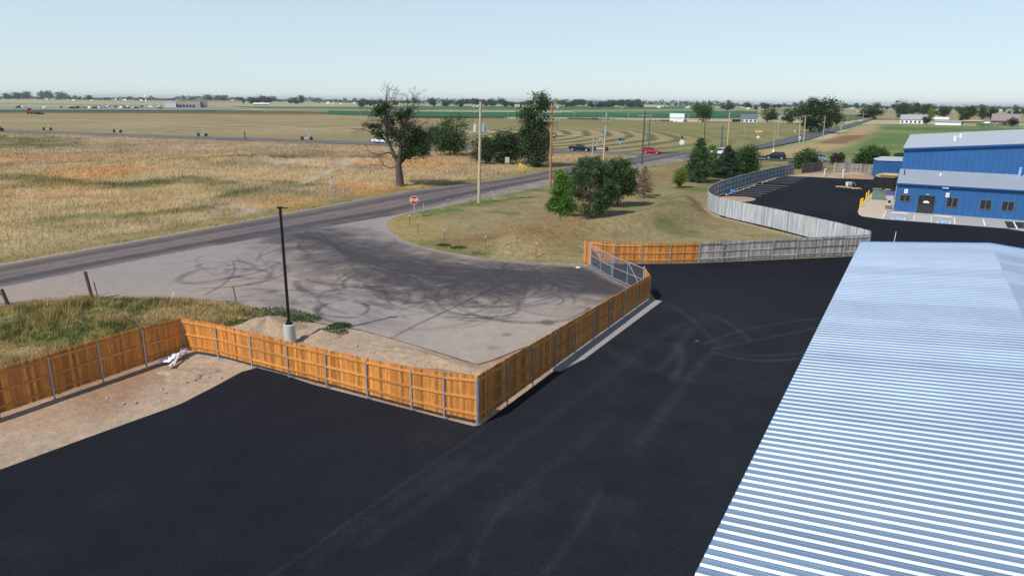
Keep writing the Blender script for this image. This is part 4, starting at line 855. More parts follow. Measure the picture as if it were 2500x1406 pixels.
sign(1238, 420, 391, 'grey rectangular box on a post beside the dark bushes', 'tall', 7, M_grey, cat='utility sign', name='utility_sign')
for k, (x, y, yt) in enumerate([(1270, 415, 402), (1275.5, 420, 408)]):
    p = G(x, y); hh = zat(p, yt); r = thing('pipeline_marker', ['yellow pipeline marker by the road, the taller left one', 'yellow pipeline marker by the road, the lower right one'][k], 'marker', (p[0], p[1], 0), group='yellow pipeline markers')
    m = MB(); m.tube((0, 0, 0), (0, 0, hh), .1, n=8); m.build('post', M_yellow, r); m = MB(); m.box((0, -.02, hh), (.5 if k == 0 else .25, .25, .5)); m.build('cap', M_yellow, r)
# wire fence round the lawn
tp1 = [(1164, 1164)]
posts = [(1308.5, 632, 592.6), (1185, 614.7, 577), (1086, 595.5, 561), (1020.5, 572.5, 540), (1000, 551, 524.5), (1034.5, 527, 497), (1094, 514, 487), (1150, 500.5, 474.6), (1199, 491.5, 468), (1242.6, 481, 456), (1284.5, 473.6, 449), (1323.5, 464, 442), (1372, 455, 433), (1420, 444, 424), (1480, 431, 412), (1535, 417, 402), (1557, 412, 398), (1578, 407, 395), (1597, 408, 392), (1615, 405, 389), (1633, 402, 386), (1649, 399.6, 383), (1665, 395.7, 381)]
P0w = G(1308.5, 632); wf = thing('wire_fence', 'thin wire fence on steel posts around the edge of the lawn', 'fence', (P0w[0], P0w[1], 0)); tops = []
for i, (x, y, yt) in enumerate(posts):
    p = G(x, y); hh = zat(p, yt); c = p - P0w; m = MB()
    if i == 5: m.box((c[0], c[1], hh / 2), (.11, .11, hh)); m.build('post', M_poleg, wf)
    else:
        m.box((c[0], c[1], hh / 2 - .05), (.035, .045, hh + .1)); m.box((c[0], c[1], hh / 2), (.012, .07, hh)); q = m.build('post', M_tpost, wf)
        m = MB(); m.box((c[0], c[1], hh - .06), (.05, .075, .15)); m.build('pale_tip', M_white, q)
    tops.append((c[0], c[1], hh))
m = MB()
for f_ in (.35, .62, .9):
    for a, b in zip(tops[:-1], tops[1:]): m.tube((a[0], a[1], a[2] * f_), (b[0], b[1], b[2] * f_), .004, n=3)
m.build('wire', M_rust, wf)
for k, (x, y, x2, y2, w, mm, lab) in enumerate([(227, 733, 218.4, 664, .13, M_rust, 'tall rusty steel post leaning left in the tall weeds'), (238.5, 722, 234, 689, .05, M_tpost, 'short thin post just right of the rusty leaning post'), (578, 741, 573, 699, .05, M_tpost, 'thin steel post at the driveway end of the weeds'), (416, 732, 427, 712, .04, M_white, 'thin pale stick leaning right in the weeds'), (599, 341, 598.5, 321.6, .28, M_poled, 'lone dark short post beside the far road')]):
    a = G(x, y); hh = zat(a, y2); b = a + np.array([(x2 - x) / ppm(a), 0, hh]); m = MB(); m.beam((0, 0, -.1), tuple(b - a), w, w); m.beam(tuple((b - a) * .985), tuple((b - a) * 1.01), w * 1.12, w * 1.12); o = m.build('post', mm); o.name = 'fence_post'; o.location = a; tag(o, lab, 'post')
a = G(21, 745); hh = zat(a, 706); r = thing('brace_fence', 'dark wooden corner brace with a horizontal rail at the left edge', 'fence', (a[0], a[1], 0))
m = MB(); m.tube((0, 0, -.1), (-.25, 0, hh), .11, .10, n=10); m.build('post', M_poled, r); m = MB(); m.tube((-.2, 0, hh * .72), (-3, -.6, hh * .6), .06, n=8); m.build('rail', M_poled, r); m = MB(); m.tube((-3, -.6, -.1), (-3.05, -.6, hh), .1, n=10); m.build('post', M_poled, r)

# ------------------------------------------------------------------ utility poles
def upole(px, pyb, pyt, pxt, r, mm, label, arms=(), cans=(), cat='utility pole', name='utility_pole', armlen=2.4, bands=()):
    p = G(px, pyb); d = ppm(p); hh = zat(p, pyt); dx = (pxt - px) / d + (px - 1250) / 1690 * 0
    # lean measured against the true vertical
    vx, vy = proj((p[0], p[1], hh)); dx = (pxt - vx) / d
    root = thing(name, label, cat, (p[0], p[1], 0), group='utility poles')
    m = MB(); m.tube((0, 0, -.2), (dx, 0, hh), r, r * .72, n=12); m.build('pole', mm, root)
    for (f_, L, az) in arms:
        z = hh * f_; c = Vector((dx * f_, 0, z)); v = Vector((math.cos(az), math.sin(az), 0)); off = Vector((-v.y, v.x, 0)) * -(r + .04); m = MB(); m.beam(c + off - v * L / 2, c + off + v * L / 2, .1, .12); a_ = m.build('crossarm', M_poleg, root)
        for s in (-.46, -.22, .22, .46): m = MB(); q = c + off + v * L * s; m.tube(q + Vector((0, 0, .06)), q + Vector((0, 0, .18)), .04, n=8); m.tube(q + Vector((0, 0, .18)), q + Vector((0, 0, .27)), .075, .04, n=8); m.build('insulator', M_ins, a_)
        m = MB(); m.beam(c + off - v * L * .3, c + off * .9 + Vector((0, 0, -.5)), .03, .03); m.beam(c + off + v * L * .3, c + off * .9 + Vector((0, 0, -.5)), .03, .03); m.build('arm_brace', M_poleg, a_)
    for (f_, side, cr, chh, mc) in cans:
        z = hh * f_; x = dx * f_ + side; m = MB(); m.tube((x, -.05, z - chh / 2), (x, -.05, z + chh / 2), cr, n=14); m.tube((x, -.05, z + chh / 2), (x, -.05, z + chh / 2 + .05), cr * 1.06, cr * .8, n=14); cn = m.build('transformer', mc, root)
        m = MB(); m.tube((x, -.05, z + chh / 2 + .05), (x, -.05, z + chh / 2 + .5), .05, .03, n=8); m.build('bushing', M_ins, cn); m = MB(); m.beam((dx * f_, -.03, z + .1), (x, -.05, z + .1), .08, .08); m.build('mounting_bracket', M_galv, root)
    return root
M_can = mat('transformer_grey', (.50, .56, .60), .5, .2, var=.06); M_canb = mat('transformer_blue', (.25, .38, .50), .5, .2, var=.06)
upole(1169, 496, 249, 1173, .19, M_pole, 'tan wooden utility pole with two transformers on the lawn near the stop sign', cans=[(.745, -.55, .24, .75, M_can), (.745, .45, .22, .7, M_canb)])
upole(1343, 459, 254, 1347.5, .19, M_poleo, 'orange brown utility pole with two crossarms between the tall tree and the young tree', arms=[(.90, 2.6, .15), (.80, 2.4, .2)], cans=[])
upole(1473.5, 394, 276, 1481, .19, M_pole, 'pale utility pole with a pale blue transformer in front of the striped field', arms=[(.90, 3.2, .1), (.82, 2.0, .3)], cans=[(.58, .05, .28, .9, M_canb)])
upole(1566.5, 402, 271, 1575, .17, M_poled, 'slender dark brown utility pole with a crossarm beside the red car', arms=[(.91, 2.7, .12)])
upole(1446.5, 386, 331, 1450, .22, M_poleg, 'short bare grey pole right of the black pickup')
upole(1584, 360, 292, 1586, .20, M_steelb, 'bare dark blue steel pole behind the red car', name='steel_pole', cat='steel pole')
upole(1719.5, 349, 291, 1722, .17, M_poled, 'slender dark pole under the tree right of the white barn', name='utility_pole')
upole(1761, 367, 308, 1764, .24, M_steelb, 'thick dark blue steel pole behind the white SUV', name='steel_pole', cat='steel pole')
upole(1775.5, 361, 270, 1782, .17, M_pole, 'tall wooden T pole right of the thick blue steel pole', arms=[(.985, 3.0, .1)])
upole(1888, 372, 305, 1893, .14, M_poleg, 'thin grey pole with a white base box above the black SUV', cans=[(.04, 0, .26, .9, M_white)])
upole(1898, 335, 281, 1904, .2, M_poleg, 'pale pole left of the twin T poles beyond the crossing', cans=[(.86, -.3, .2, .8, M_can)])
upole(1951, 349.5, 286, 1954, .16, M_pole, 'wooden T pole carrying a white square sign at its foot', arms=[(.985, 2.8, .1)])
upole(1962, 346, 282, 1967, .17, M_pole, 'taller wooden T pole just right of the pole with the white sign', arms=[(.985, 3.4, .1)])
upole(2009, 337, 282, 2015, .18, M_poleg, 'pale grey pole standing right of the big double tree')
upole(2053, 318, 279, 2056, .2, M_pole, 'near pole of the far roadside pair joined by long crossbar', arms=[(.99, 5.5, -.2)])
upole(2082, 308, 280, 2083, .2, M_poleo, 'brownish pole right of the far crossbar pair', arms=[(.985, 5, -.2)])
upole(2070, 297.5, 280, 2070, .2, M_poleg, 'thin far pole left of the road near the small white car')
upole(2107, 299, 272, 2108, .2, M_poleg, 'thin pale pole beside the small white car on the far road')
upole(2125.5, 290.5, 265, 2126.5, .28, M_pole, 'distant T pole left of the dark tree where the road ends', arms=[(.985, 5, 0)])
upole(2132.5, 291.5, 270, 2133.5, .24, M_poleo, 'distant shorter T pole in front of the dark tree where the road ends', arms=[(.985, 4, 0)])
upole(1816.6, 338, 303, 1819, .1, M_poleg, 'very thin pole in the field below the grey roofed house')

# ------------------------------------------------------------------ vehicles
def paint(name, col): return mat(name, col, .28, .0, var=.03, spec=.45)
def vehicle(name, label, cat, px, py, rz, kind, mp, group=None, S=.95):
    p = G(px, py); r = thing(name, label, cat, (p[0], p[1], .03), rz, group); r.scale = (S, S, S)
    if kind == 'pickup': L, W, Hb = 5.8, 1.98, 1.02; low = [(-2.9, .55, 1.05), (-2.85, .5, 1.08), (-.75, .5, 1.08), (-.7, .5, 1.12), (1.0, .5, 1.14), (2.1, .5, 1.12), (2.75, .5, 1.02), (2.9, .5, .85)]; gh = [(-.85, 1.12), (-.70, 1.86), (.55, 1.88), (1.35, 1.14)]; ax = (-1.85, 1.95); wr = .41
    elif kind == 'hatch': L, W, Hb = 4.5, 1.80, .95; low = [(-2.25, .45, .80), (-2.2, .32, .98), (-1.2, .28, 1.0), (.8, .28, .98), (1.3, .28, .96), (2.0, .3, .82), (2.25, .38, .62)]; gh = [(-2.15, .99), (-1.75, 1.56), (.15, 1.60), (1.25, .97)]; ax = (-1.35, 1.4); wr = .34
    else: L, W, Hb = 4.7, 1.88, 1.0; low = [(-2.35, .5, .9), (-2.3, .38, 1.05), (-1.2, .34, 1.08), (.9, .34, 1.04), (1.3, .34, 1.04), (2.1, .36, .92), (2.35, .45, .7)]; gh = [(-2.25, 1.06), (-1.75, 1.66), (.25, 1.70), (1.3, 1.05)]; ax = (-1.4, 1.45); wr = .37
    w = W / 2; m = MB(); n = len(low)
    for x, zl, zb in low:
        k = .86 if (x == low[0][0] or x == low[-1][0]) else (.95 if (x == low[1][0] or x == low[-2][0]) else 1)
        m.v += [(x, -w * k * .97, zl), (x, -w * k, zl + (zb - zl) * .45), (x, -w * k * .97, zb - .06), (x, -w * k * .90, zb), (x, w * k * .90, zb), (x, w * k * .97, zb - .06), (x, w * k, zl + (zb - zl) * .45), (x, w * k * .97, zl)]; m.t += [.5] * 8
    for i in range(n - 1): m.f += [(i * 8 + j, i * 8 + (j + 1) % 8, (i + 1) * 8 + (j + 1) % 8, (i + 1) * 8 + j) for j in range(8)]
    m.f += [tuple(range(7, -1, -1)), tuple((n - 1) * 8 + j for j in range(8))]
    # roof and pillars
    wt = w * .74; wb = w * .90; (x0, z0), (x1, z1), (x2, z2), (x3, z3) = gh
    m.add([(x1, -wt, z1 - .03), (x2, -wt, z2 - .03), (x2, wt, z2 - .03), (x1, wt, z1 - .03), (x1 + .08, -wt + .1, z1 + .02), (x2 - .12, -wt + .1, z2 + .02), (x2 - .12, wt - .1, z2 + .02), (x1 + .08, wt - .1, z1 + .02)], [(3, 2, 1, 0), (4, 5, 6, 7), (0, 1, 5, 4), (1, 2, 6, 5), (2, 3, 7, 6), (3, 0, 4, 7)])
    for s in (-1, 1):
        m.beam((x0, s * wb, z0), (x1, s * wt, z1 - .02), .09, .07); m.beam((x3, s * wb, z3), (x2, s * wt, z2 - .02), .07, .06); xm = x0 + (x3 - x0) * .46; m.beam((xm, s * wb, (z0 + z3) / 2), (xm - .05, s * wt, z1 - .02), .08, .05)
        if kind != 'pickup': m.beam((x0 + .75, s * wb, z0), (x1 + .30, s * wt, z1 - .02), .10, .05)
    if kind == 'pickup':
        for s in (-1, 1): m.box((-1.83, s * w * .90, 1.12), (2.1, .09, .14))
        m.box((-2.84, 0, 1.12), (.07, W * .86, .14))
    m.build('body', mp, r)
    if kind == 'pickup': m = MB(); m.box((-1.83, 0, 1.085), (1.9, W * .8, .02)); m.build('bed_liner', M_black, r)
    i_ = .02
    for nm, q in (('windshield', [(x3, -wb + i_, z3), (x3, wb - i_, z3), (x2, wt - i_, z2 - .03), (x2, -wt + i_, z2 - .03)]), ('rear_window', [(x0, wb - i_, z0), (x0, -wb + i_, z0), (x1, -wt + i_, z1 - .03), (x1, wt - i_, z1 - .03)]),
                  ('side_window', [(x0, -wb + i_, z0), (x3, -wb + i_, z3), (x2, -wt + i_, z2 - .03), (x1, -wt + i_, z1 - .03)]), ('side_window', [(x3, wb - i_, z3), (x0, wb - i_, z0), (x1, wt - i_, z1 - .03), (x2, wt - i_, z2 - .03)])):
        m = MB(); m.add(q, [(0, 1, 2, 3)]); m.build(nm, M_glass, r)
    for x in ax:
        for s in (-1, 1):
            m = MB(); m.tube((x, s * (w - .22), wr), (x, s * (w + .015), wr), wr, n=20); wl_ = m.build('wheel', M_tyre, r)
            m = MB(); m.tube((x, s * (w + .012), wr), (x, s * (w + .03), wr), wr * .66, n=16); m.tube((x, s * (w + .028), wr), (x, s * (w + .04), wr), wr * .15, n=8); m.build('rim', M_rim, wl_)
    for s in (-1, 1):
        xf, zl, zb = low[-2]; m = MB(); m.box((xf + .06, s * w * .74, zb - .14), (.16, .36, .15), s * -.25); m.build('headlight', M_ins, r)
        xf, zl, zb = low[1]; m = MB(); m.box((xf - .02, s * w * .82, zb - .16), (.1, .2, .24)); m.build('taillight', M_red, r)
        m = MB(); m.box((x3 - .25, s * (w + .06), z3 + .1), (.12, .16, .13)); m.build('mirror', mp, r)
    m = MB(); m.box((low[-1][0] - .02, 0, .5), (.1, W * .75, .2)); m.build('grille', M_black, r)
    m = MB(); m.box((0, 0, .36), (L * .9, W * .86, .2)); m.build('underbody', M_black, r)
    return r
CR = math.atan2(-.35, .937)
M_pblk = paint('car_black', (.010, .011, .014)); M_pred = paint('car_red', (.42, .012, .022)); M_pwht = paint('car_white', (.72, .74, .77)); M_pgry = paint('car_grey_blue', (.20, .27, .30)); M_pdrk = paint('car_dark', (.03, .03, .04))
vehicle('pickup_truck', 'black crew cab pickup truck driving along the cross road', 'pickup truck', 1416, 369.5, CR, 'pickup', M_pblk, 'vehicles on the roads')
vehicle('car', 'red car turning at the crossing', 'car', 1591, 375.5, CR, 'hatch', M_pred, 'vehicles on the roads')
vehicle('car', 'white SUV at the crossing, half hidden behind the dark spruce', 'car', 1757, 378.5, CR + math.pi, 'suv', M_pwht, 'vehicles on the roads')
vehicle('car', 'black SUV waiting below the thin pole with a white base', 'car', 1892, 389.5, CR + math.pi, 'suv', M_pblk, 'vehicles on the roads')
vehicle('car', 'grey blue SUV with its nose hidden behind the round bush', 'car', 1990, 394.5, CR + math.pi, 'suv', M_pgry, 'vehicles on the roads')
vehicle('pickup_truck', 'white pickup truck seen behind the big half dead tree', 'pickup truck', 931, 350.5, CR, 'pickup', M_pwht, 'vehicles on the roads')
vehicle('car', 'small white car far away on the road to the horizon', 'car', 2102, 297, .9, 'hatch', M_pwht, 'vehicles on the roads')
vehicle('car', 'dark car cut off by the left edge on the far road', 'car', -8, 320.5, CR, 'suv', M_pdrk, 'vehicles on the roads', S=1.1)
vehicle('car', 'white car parked by the brown house far right', 'car', 2477, 309, .1, 'suv', M_pwht, S=1.1)

# ------------------------------------------------------------------ trees
def quads(C, size, rng, asp=.6, up=.25):
    n = len(C); N = rng.normal(size=(n, 3)); N[:, 2] += up; N /= np.linalg.norm(N, axis=1)[:, None] + 1e-9
    A = rng.normal(size=(n, 3)); T = np.cross(N, A); T /= np.linalg.norm(T, axis=1)[:, None] + 1e-9; B = np.cross(N, T); s = (size * (.55 + .9 * rng.random(n)))[:, None]
    T = T * s; B = B * s * asp
    V = np.stack([C - T * .5, C + B * .5 - T * .1, C + T * .5, C - B * .5 - T * .1], 1).reshape(-1, 3); return V, np.arange(4 * n).reshape(-1, 4)
def clouds(ells, nclump, per, rng, cr=.25, hollow=.45):
    nclump = int(nclump * 1.5); cr *= 1.12
    W = np.array([e[3] * e[4] * e[5] for e in ells]) ** .67; W /= W.sum(); C = []; T = []; K = []
    for e, w in zip(ells, W):
        k = max(3, int(round(nclump * w))); d = rng.normal(size=(k, 3)); d /= np.linalg.norm(d, axis=1)[:, None]; rad = (hollow + (1 - hollow) * rng.random(k))[:, None] ** .7
        c = np.array(e[:3]) + d * rad * np.array(e[3:6]) * (.8 + .35 * rng.random((k, 1))); K.append(c); rr = cr * min(e[3], e[5]) * (.7 + .7 * rng.random(k))
        for q, r in zip(c, rr):
            n = int(per * (.6 + .8 * rng.random())); C.append(q + rng.normal(size=(n, 3)) * r * np.array([1, 1, .7])); T.append(np.clip(rng.normal(.5, .22) + rng.normal(0, .16, n), 0, 1))
    return np.concatenate(C), np.concatenate(T), np.concatenate(K)
def leafy(name, label, cat, px, pyb, pyt, ells, leaf, mm, size, nclump, per, seed, trunk_r=.2, bark=None, group=None, cr=.25, hollow=.45, fork=.3, twigs=0, parts=True):
    """ells in photo pixels relative to the foot of the tree: (x, y up, depth in px, rx, rz, rdepth)"""
    p = G(px, pyb); s = 1 / ppm(p); rng = np.random.default_rng(seed); root = thing(name, label, cat, (p[0], p[1], 0), group=group)
    E = [(x * s, d * s, y * s, rx * s, rd * s, rz * s) for x, y, d, rx, rz, rd in ells]
    C, T, K = clouds(E, nclump, per, rng, cr, hollow); C[:, 2] = np.maximum(C[:, 2], .08)
    V, Q = quads(C, np.full(len(C), size), rng); npmesh('crown', V, Q, mm, root, tone=np.repeat(T, 4))
    m = MB(); top = max(e[2] + e[5] * .5 for e in E); zf = top * fork; xs = E[0][0] * .3
    m.tube((0, 0, -.15), (xs * .4, 0, zf), trunk_r, trunk_r * .75, n=10)
    idx = rng.permutation(len(K))[:min(len(K), 26)]
    for i in idx:
        q = K[i]; b = np.array([xs * .4, 0, zf * (.8 + .2 * rng.random())]); mid = b * .45 + q * .55 + np.array([0, 0, .12 * np.linalg.norm(q - b)]); r0 = trunk_r * .38
        m.tube(b, mid, r0, r0 * .5, n=6); m.tube(mid, q, r0 * .5, r0 * .12, n=5)
    m.build('trunk', bark or M_bark, root)
    if twigs:
        t = MB()
        for i in range(twigs):
            b = K[rng.integers(len(K))]; d = rng.normal(size=3); d[2] = abs(d[2]) + .4; d /= np.linalg.norm(d); L = twigs_len * (.5 + rng.random()); q = b + d * L
            t.tube(b, q, .03, .012, n=3)
            for j in range(4): e_ = b + d * L * rng.uniform(.4, .95); f_ = d + rng.normal(0, .5, 3); t.tube(e_, e_ + f_ * L * .35, .016, .008, n=3)
        t.build('bare_twigs', M_twig, root)
    return root
twigs_len = 1.6
def grow(m, p, d, L, r, lev, mx, rng, tips, up=.05, spread=.75, kids=3):
    n = 3; q = p
    for i in range(n):
        d = d + rng.normal(0, .17, 3) + np.array([0, 0, up]); d /= np.linalg.norm(d); q2 = q + d * L / n; r2 = max(.016, r * (1 - .35 * (i + 1) / n)); m.tube(q, q2, max(.016, r * (1 - .35 * i / n)), r2, n=max(3, 8 - lev * 2)); q = q2
        if lev < mx and i < n - 1 and lev > 0:
            e = d + rng.normal(0, spread, 3); e /= np.linalg.norm(e); grow(m, q, e, L * rng.uniform(.45, .7), r2 * .5, lev + 1, mx, rng, tips, up, spread, kids)
    if lev < mx:
        for k in range(kids):
            e = d + rng.normal(0, spread, 3); e /= np.linalg.norm(e); grow(m, q, e, L * rng.uniform(.6, .85), r2 * (.75 if k == 0 else .55), lev + 1, mx, rng, tips, up, spread, kids)
    else: tips.append(q)
# the big half-dead tree
p = G(977, 456); s = 1 / ppm(p); rng = np.random.default_rng(23)
bt = thing('half_dead_tree', 'big half dead tree with bare branches and dark leaf clumps beside the road', 'tree', (p[0], p[1], 0))
m = MB(); tips = []
m.tube((0, 0, -.2), (.0, 0, .5), .78, .56, n=12); m.tube((0, 0, .5), (-.12, 0, 2.2), .56, .50, n=12); m.tube((-.12, 0, 2.2), (-.15, 0, 3.3), .5, .42, n=12)
def stem(pts, r): 
    for i, (a, b) in enumerate(zip(pts[:-1], pts[1:])): m.tube(a, b, r[i], r[i + 1], n=9)
B_ = np.array([-.15, 0, 3.2])
stem([(-.15, 0, 3.2), (-.9, .2, 4.8), (-1.6, .2, 6.6), (-1.7, 0, 8.4), (-1.5, -.1, 10.2)], [.30, .25, .2, .16, .10])
stem([(-.1, 0, 3.1), (.2, -.2, 4.8), (.4, -.1, 6.8), (.9, .1, 8.6), (1.2, .2, 10)], [.38, .30, .24, .17, .10])
stem([(.1, 0, 3.3), (1.0, .4, 4.3), (2.2, .6, 4.9), (3.4, .5, 5.4)], [.25, .2, .15, .09])
for b, d, L, r, mx in [((-.7, .1, 4.4), (-1, 0, .55), 1.7, .14, 3), ((-1.5, .2, 6.2), (-1, -.2, .5), 1.9, .15, 3), ((-1.6, .2, 6.6), (-.7, .6, .7), 1.8, .13, 3), ((-1.7, 0, 8.4), (-.8, -.2, .9), 1.6, .11, 3), ((-1.5, -.1, 10.2), (-.2, 0, 1), 1.5, .11, 3), ((-1.5, -.1, 10.1), (-.6, .4, .8), 1.3, .09, 3), ((-1.5, -.1, 10.0), (.5, .2, 1), 1.4, .09, 3),
                      ((1.2, .2, 10), (.2, 0, 1), 1.3, .1, 3), ((1.2, .2, 9.8), (.8, .2, .7), 1.5, .1, 3), ((.9, .1, 8.6), (1, -.3, .5), 1.8, .12, 3), ((.4, -.1, 6.8), (1, .4, .6), 2.0, .14, 3), ((.3, -.1, 6.2), (.6, -.8, .6), 1.7, .12, 3), ((.9, .1, 8.2), (-.4, .6, .9), 1.6, .1, 3), ((-1.2, .2, 5.6), (.4, -.7, .8), 1.6, .1, 3), ((2.2, .6, 4.9), (.8, -.2, .7), 1.7, .1, 3), ((-.5, 0, 7.2), (0, .2, 1), 1.6, .1, 3)]:
    d = np.array(d, float); d /= np.linalg.norm(d); grow(m, np.array(b, float), d, L * 1.22, r, 1, 4 if b[2] > 5 else 3, rng, tips, .04, .6, 2)
# low bare limb on the left
for a, b, r in [((-.35, 0, 2.9), (-1.2, -.1, 2.6), .12), ((-1.2, -.1, 2.6), (-2.2, -.2, 3.0), .09), ((-2.2, -.2, 3.0), (-3.4, -.3, 3.0), .05), ((-2.2, -.2, 3.0), (-2.9, 0, 3.9), .05)]: m.tube(a, b, r, r * .7, n=6)
for b, d in [((-2.9, 0, 3.9), (-.6, 0, .8)), ((-3.2, -.3, 3.0), (-1, 0, .1)), ((-2.2, -.2, 3.0), (-.5, 0, .6))]: grow(m, np.array(b, float), np.array(d, float), 1.0, .05, 2, 3, rng, tips, .05, .6, 2)
m.build('trunk', M_bark, bt)
E = [(1.9, 0, 5.4, 2.4, 1.6, 1.5), (.9, 0, 6.6, 1.7, 1.4, 1.2), (3.4, .4, 5.3, 1.4, 1.1, 1.0), (-3.4, 0, 8.4, 1.3, .8, .6), (-2.4, .2, 10.4, 1.5, .9, 1.0), (-.6, 0, 7.4, 1.6, 1.0, 1.0), (3.6, .3, 7.2, 1.5, 1.0, 1.1), (.9, .2, 4.4, 1.8, 1.1, .6), (-1.0, .3, 9.0, 1.3, .9, .9), (1.6, .2, 8.4, 1.6, 1, .9), (.4, .2, 9.8, 1.2, .9, .7), (2.6, .2, 6.6, 1.4, 1.1, .9), (2.0, 0, 7.4, 1.2, 1, .9), (-1.6, 0, 11.3, .9, .8, .6), (1.4, .1, 10.2, 1.0, .8, .6), (-2.8, .1, 7.2, 1.1, .8, .6)]
C, T, K = clouds(E, 190, 62, rng, .36, .1); V, Q = quads(C, np.full(len(C), .22), rng); npmesh('crown', V, Q, M_leafd, bt, tone=np.repeat(T, 4))

leafy('tree', 'dense green bushy tree right of the half dead tree', 'tree', 1098, 380, 285, [(12, 62, 0, 30, 30, 26), (-18, 40, 0, 26, 26, 24), (18, 30, 0, 24, 26, 22), (-4, 14, 0, 30, 14, 22), (-38, 48, 6, 18, 26, 16)], .3, M_leafm, .32, 110, 62, 31, .22, twigs=14)
leafy('bush', 'wide dark bush left of the tall tree', 'bush', 1228, 400, 318, [(8, 52, 0, 40, 26, 30), (-46, 36, 0, 34, 28, 28), (42, 36, 0, 28, 30, 26), (-10, 22, 0, 60, 18, 30), (16, 30, -8, 34, 22, 20)], .3, M_leafd, .30, 150, 70, 32, .2, twigs=6)
leafy('tree', 'tall dark ragged tree left of the orange brown pole', 'tree', 1303, 408, 232, [(14, 150, 0, 26, 26, 20), (-16, 120, 0, 26, 26, 22), (12, 100, 0, 28, 24, 24), (-8, 84, 0, 24, 20, 22), (20, 66, 0, 28, 26, 24), (-22, 64, 0, 18, 20, 18), (6, 34, 0, 32, 26, 28), (-4, 12, 0, 28, 14, 24)], .3, M_leafd, .34, 120, 62, 33, .34, cr=.28, hollow=.3, twigs=22, bark=M_barkg)
# pines
def pine(name, label, px, pyb, pyt, wpx, mm, seed, bark, base=.05, shape=.9, nb=70, per=46, size=.22, droop=-.05, cl=.22, lean=0, openness=.25, trunk_r=.14):
    p = G(px, pyb); s = 1 / ppm(p); Hh = zat(p, pyt); W = wpx * s / 2; rng = np.random.default_rng(seed); root = thing(name, label, 'tree', (p[0], p[1], 0))
    m = MB(); m.tube((0, 0, -.15), (lean, 0, Hh * .97), trunk_r, .02, n=9); C = []; T = []
    for i in range(nb):
        t = (i + .5) / nb; t = base + (1 - base) * t ** .92; z = Hh * t; a = i * 2.4 + rng.normal(0, .4); R = W * 1.12 * (1 - ((t - base) / (1 - base)) ** shape) * (.74 + .4 * rng.random()) + .15
        if t < base + .12: R *= .82
        b = np.array([lean * t, 0, z]); e = b + np.array([math.cos(a) * R, math.sin(a) * R, droop * R + rng.normal(0, .05)]); m.tube(b, e, .035 * (1.2 - t), .008, n=4)
        n = int(per * (R / W + .15)); u = openness + (1 - openness) * rng.random(n) ** .75; q = b + (e - b) * u[:, None] + rng.normal(size=(n, 3)) * np.array([cl, cl, cl * .6]) * (.5 + .6 * R / W); C.append(q); T.append(np.clip(rng.normal(.5, .2) + rng.normal(0, .15, n), 0, 1))
    C = np.concatenate(C); T = np.concatenate(T); C[:, 2] = np.maximum(C[:, 2], .06)
    V, Q = quads(C, np.full(len(C), size), rng, .42, .3); npmesh('crown', V, Q, mm, root, tone=np.repeat(T, 4)); m.build('trunk', bark, root); return root
# broad open pine (several leaders)
p = G(1437, 531); s = 1 / ppm(p); rng = np.random.default_rng(41); root = thing('pine_tree', 'broad open pine with pale inner branches at the edge of the mound', 'tree', (p[0], p[1], 0))
m = MB(); m.tube((0, 0, -.2), (.1, 0, 5.2), .16, .05, n=9); C = []; T = []
for i in range(150):
    z = .5 + 5.6 * rng.random() ** .9; a = rng.random() * 6.283; R = 3.2 * math.sqrt(max(.05, 1 - ((z - 2.3) / 3.9) ** 2)) * (.65 + .5 * rng.random()); 
    if z > 3 and math.cos(a) < -.3 and rng.random() < .35: continue
    b = np.array([.1 * z / 5, 0, z * .82]); e = np.array([math.cos(a) * R, math.sin(a) * R * .8, z + .35]); mid = (b + e) / 2 + np.array([0, 0, -.1]); m.tube(b, mid, .03, .02, n=5); m.tube(mid, e, .02, .008, n=4)
    n = 170; u = .42 + .55 * rng.random(n) ** .6; q = mid + (e - mid) * ((u - .4) / .6)[:, None] + rng.normal(size=(n, 3)) * np.array([.22, .22, .15]); C.append(q); T.append(np.clip(rng.normal(.5, .2) + rng.normal(0, .15, n), 0, 1))
for lx, lz in [(-1.9, 5.2), (-1.2, 6.3), (.2, 6.2), (1.0, 5.6), (-2.6, 4.4)]:
    n = 420; u = rng.random(n); q = np.array([lx * .5, 0, lz - 2.2]) + (np.array([lx * .5, 0, 2.2])) * u[:, None] + rng.normal(size=(n, 3)) * np.array([.26, .26, .2]) * (1.25 - u[:, None]); C.append(q); T.append(np.clip(rng.normal(.5, .2, n), 0, 1)); m.tube((lx * .3, 0, lz - 2.6), (lx, 0, lz - .1), .05, .012, n=5)
C = np.concatenate(C); T = np.concatenate(T); C[:, 2] = np.maximum(C[:, 2], .1); V, Q = quads(C, np.full(len(C), .19), rng, .40, .3); npmesh('crown', V, Q, M_needle, root, tone=np.repeat(T, 4)); m.build('trunk', M_barkg, root)
leafy('tree', 'round leafy tree right behind the broad pine', 'tree', 1508, 505, 388, [(-6, 92, 0, 28, 24, 24), (20, 76, 0, 26, 28, 26), (-24, 70, 0, 28, 28, 26), (24, 48, 0, 22, 20, 22), (-6, 46, 0, 34, 22, 28), (-30, 30, 4, 24, 26, 22)], .25, M_leafm, .21, 110, 85, 42, .12)
leafy('young_tree', 'young bright green tree on a thin trunk in front of the broad pine', 'tree', 1367, 556, 408, [(-2, 128, 0, 11, 18, 10), (4, 108, 0, 20, 18, 17), (-8, 90, 0, 18, 14, 16), (8, 70, 0, 24, 18, 20), (-14, 52, 0, 20, 16, 18), (10, 44, 0, 18, 14, 16), (-16, 68, 0, 14, 10, 12)], .2, M_leafb, .15, 120, 62, 43, .055, bark=M_barkg, cr=.3, hollow=.25)
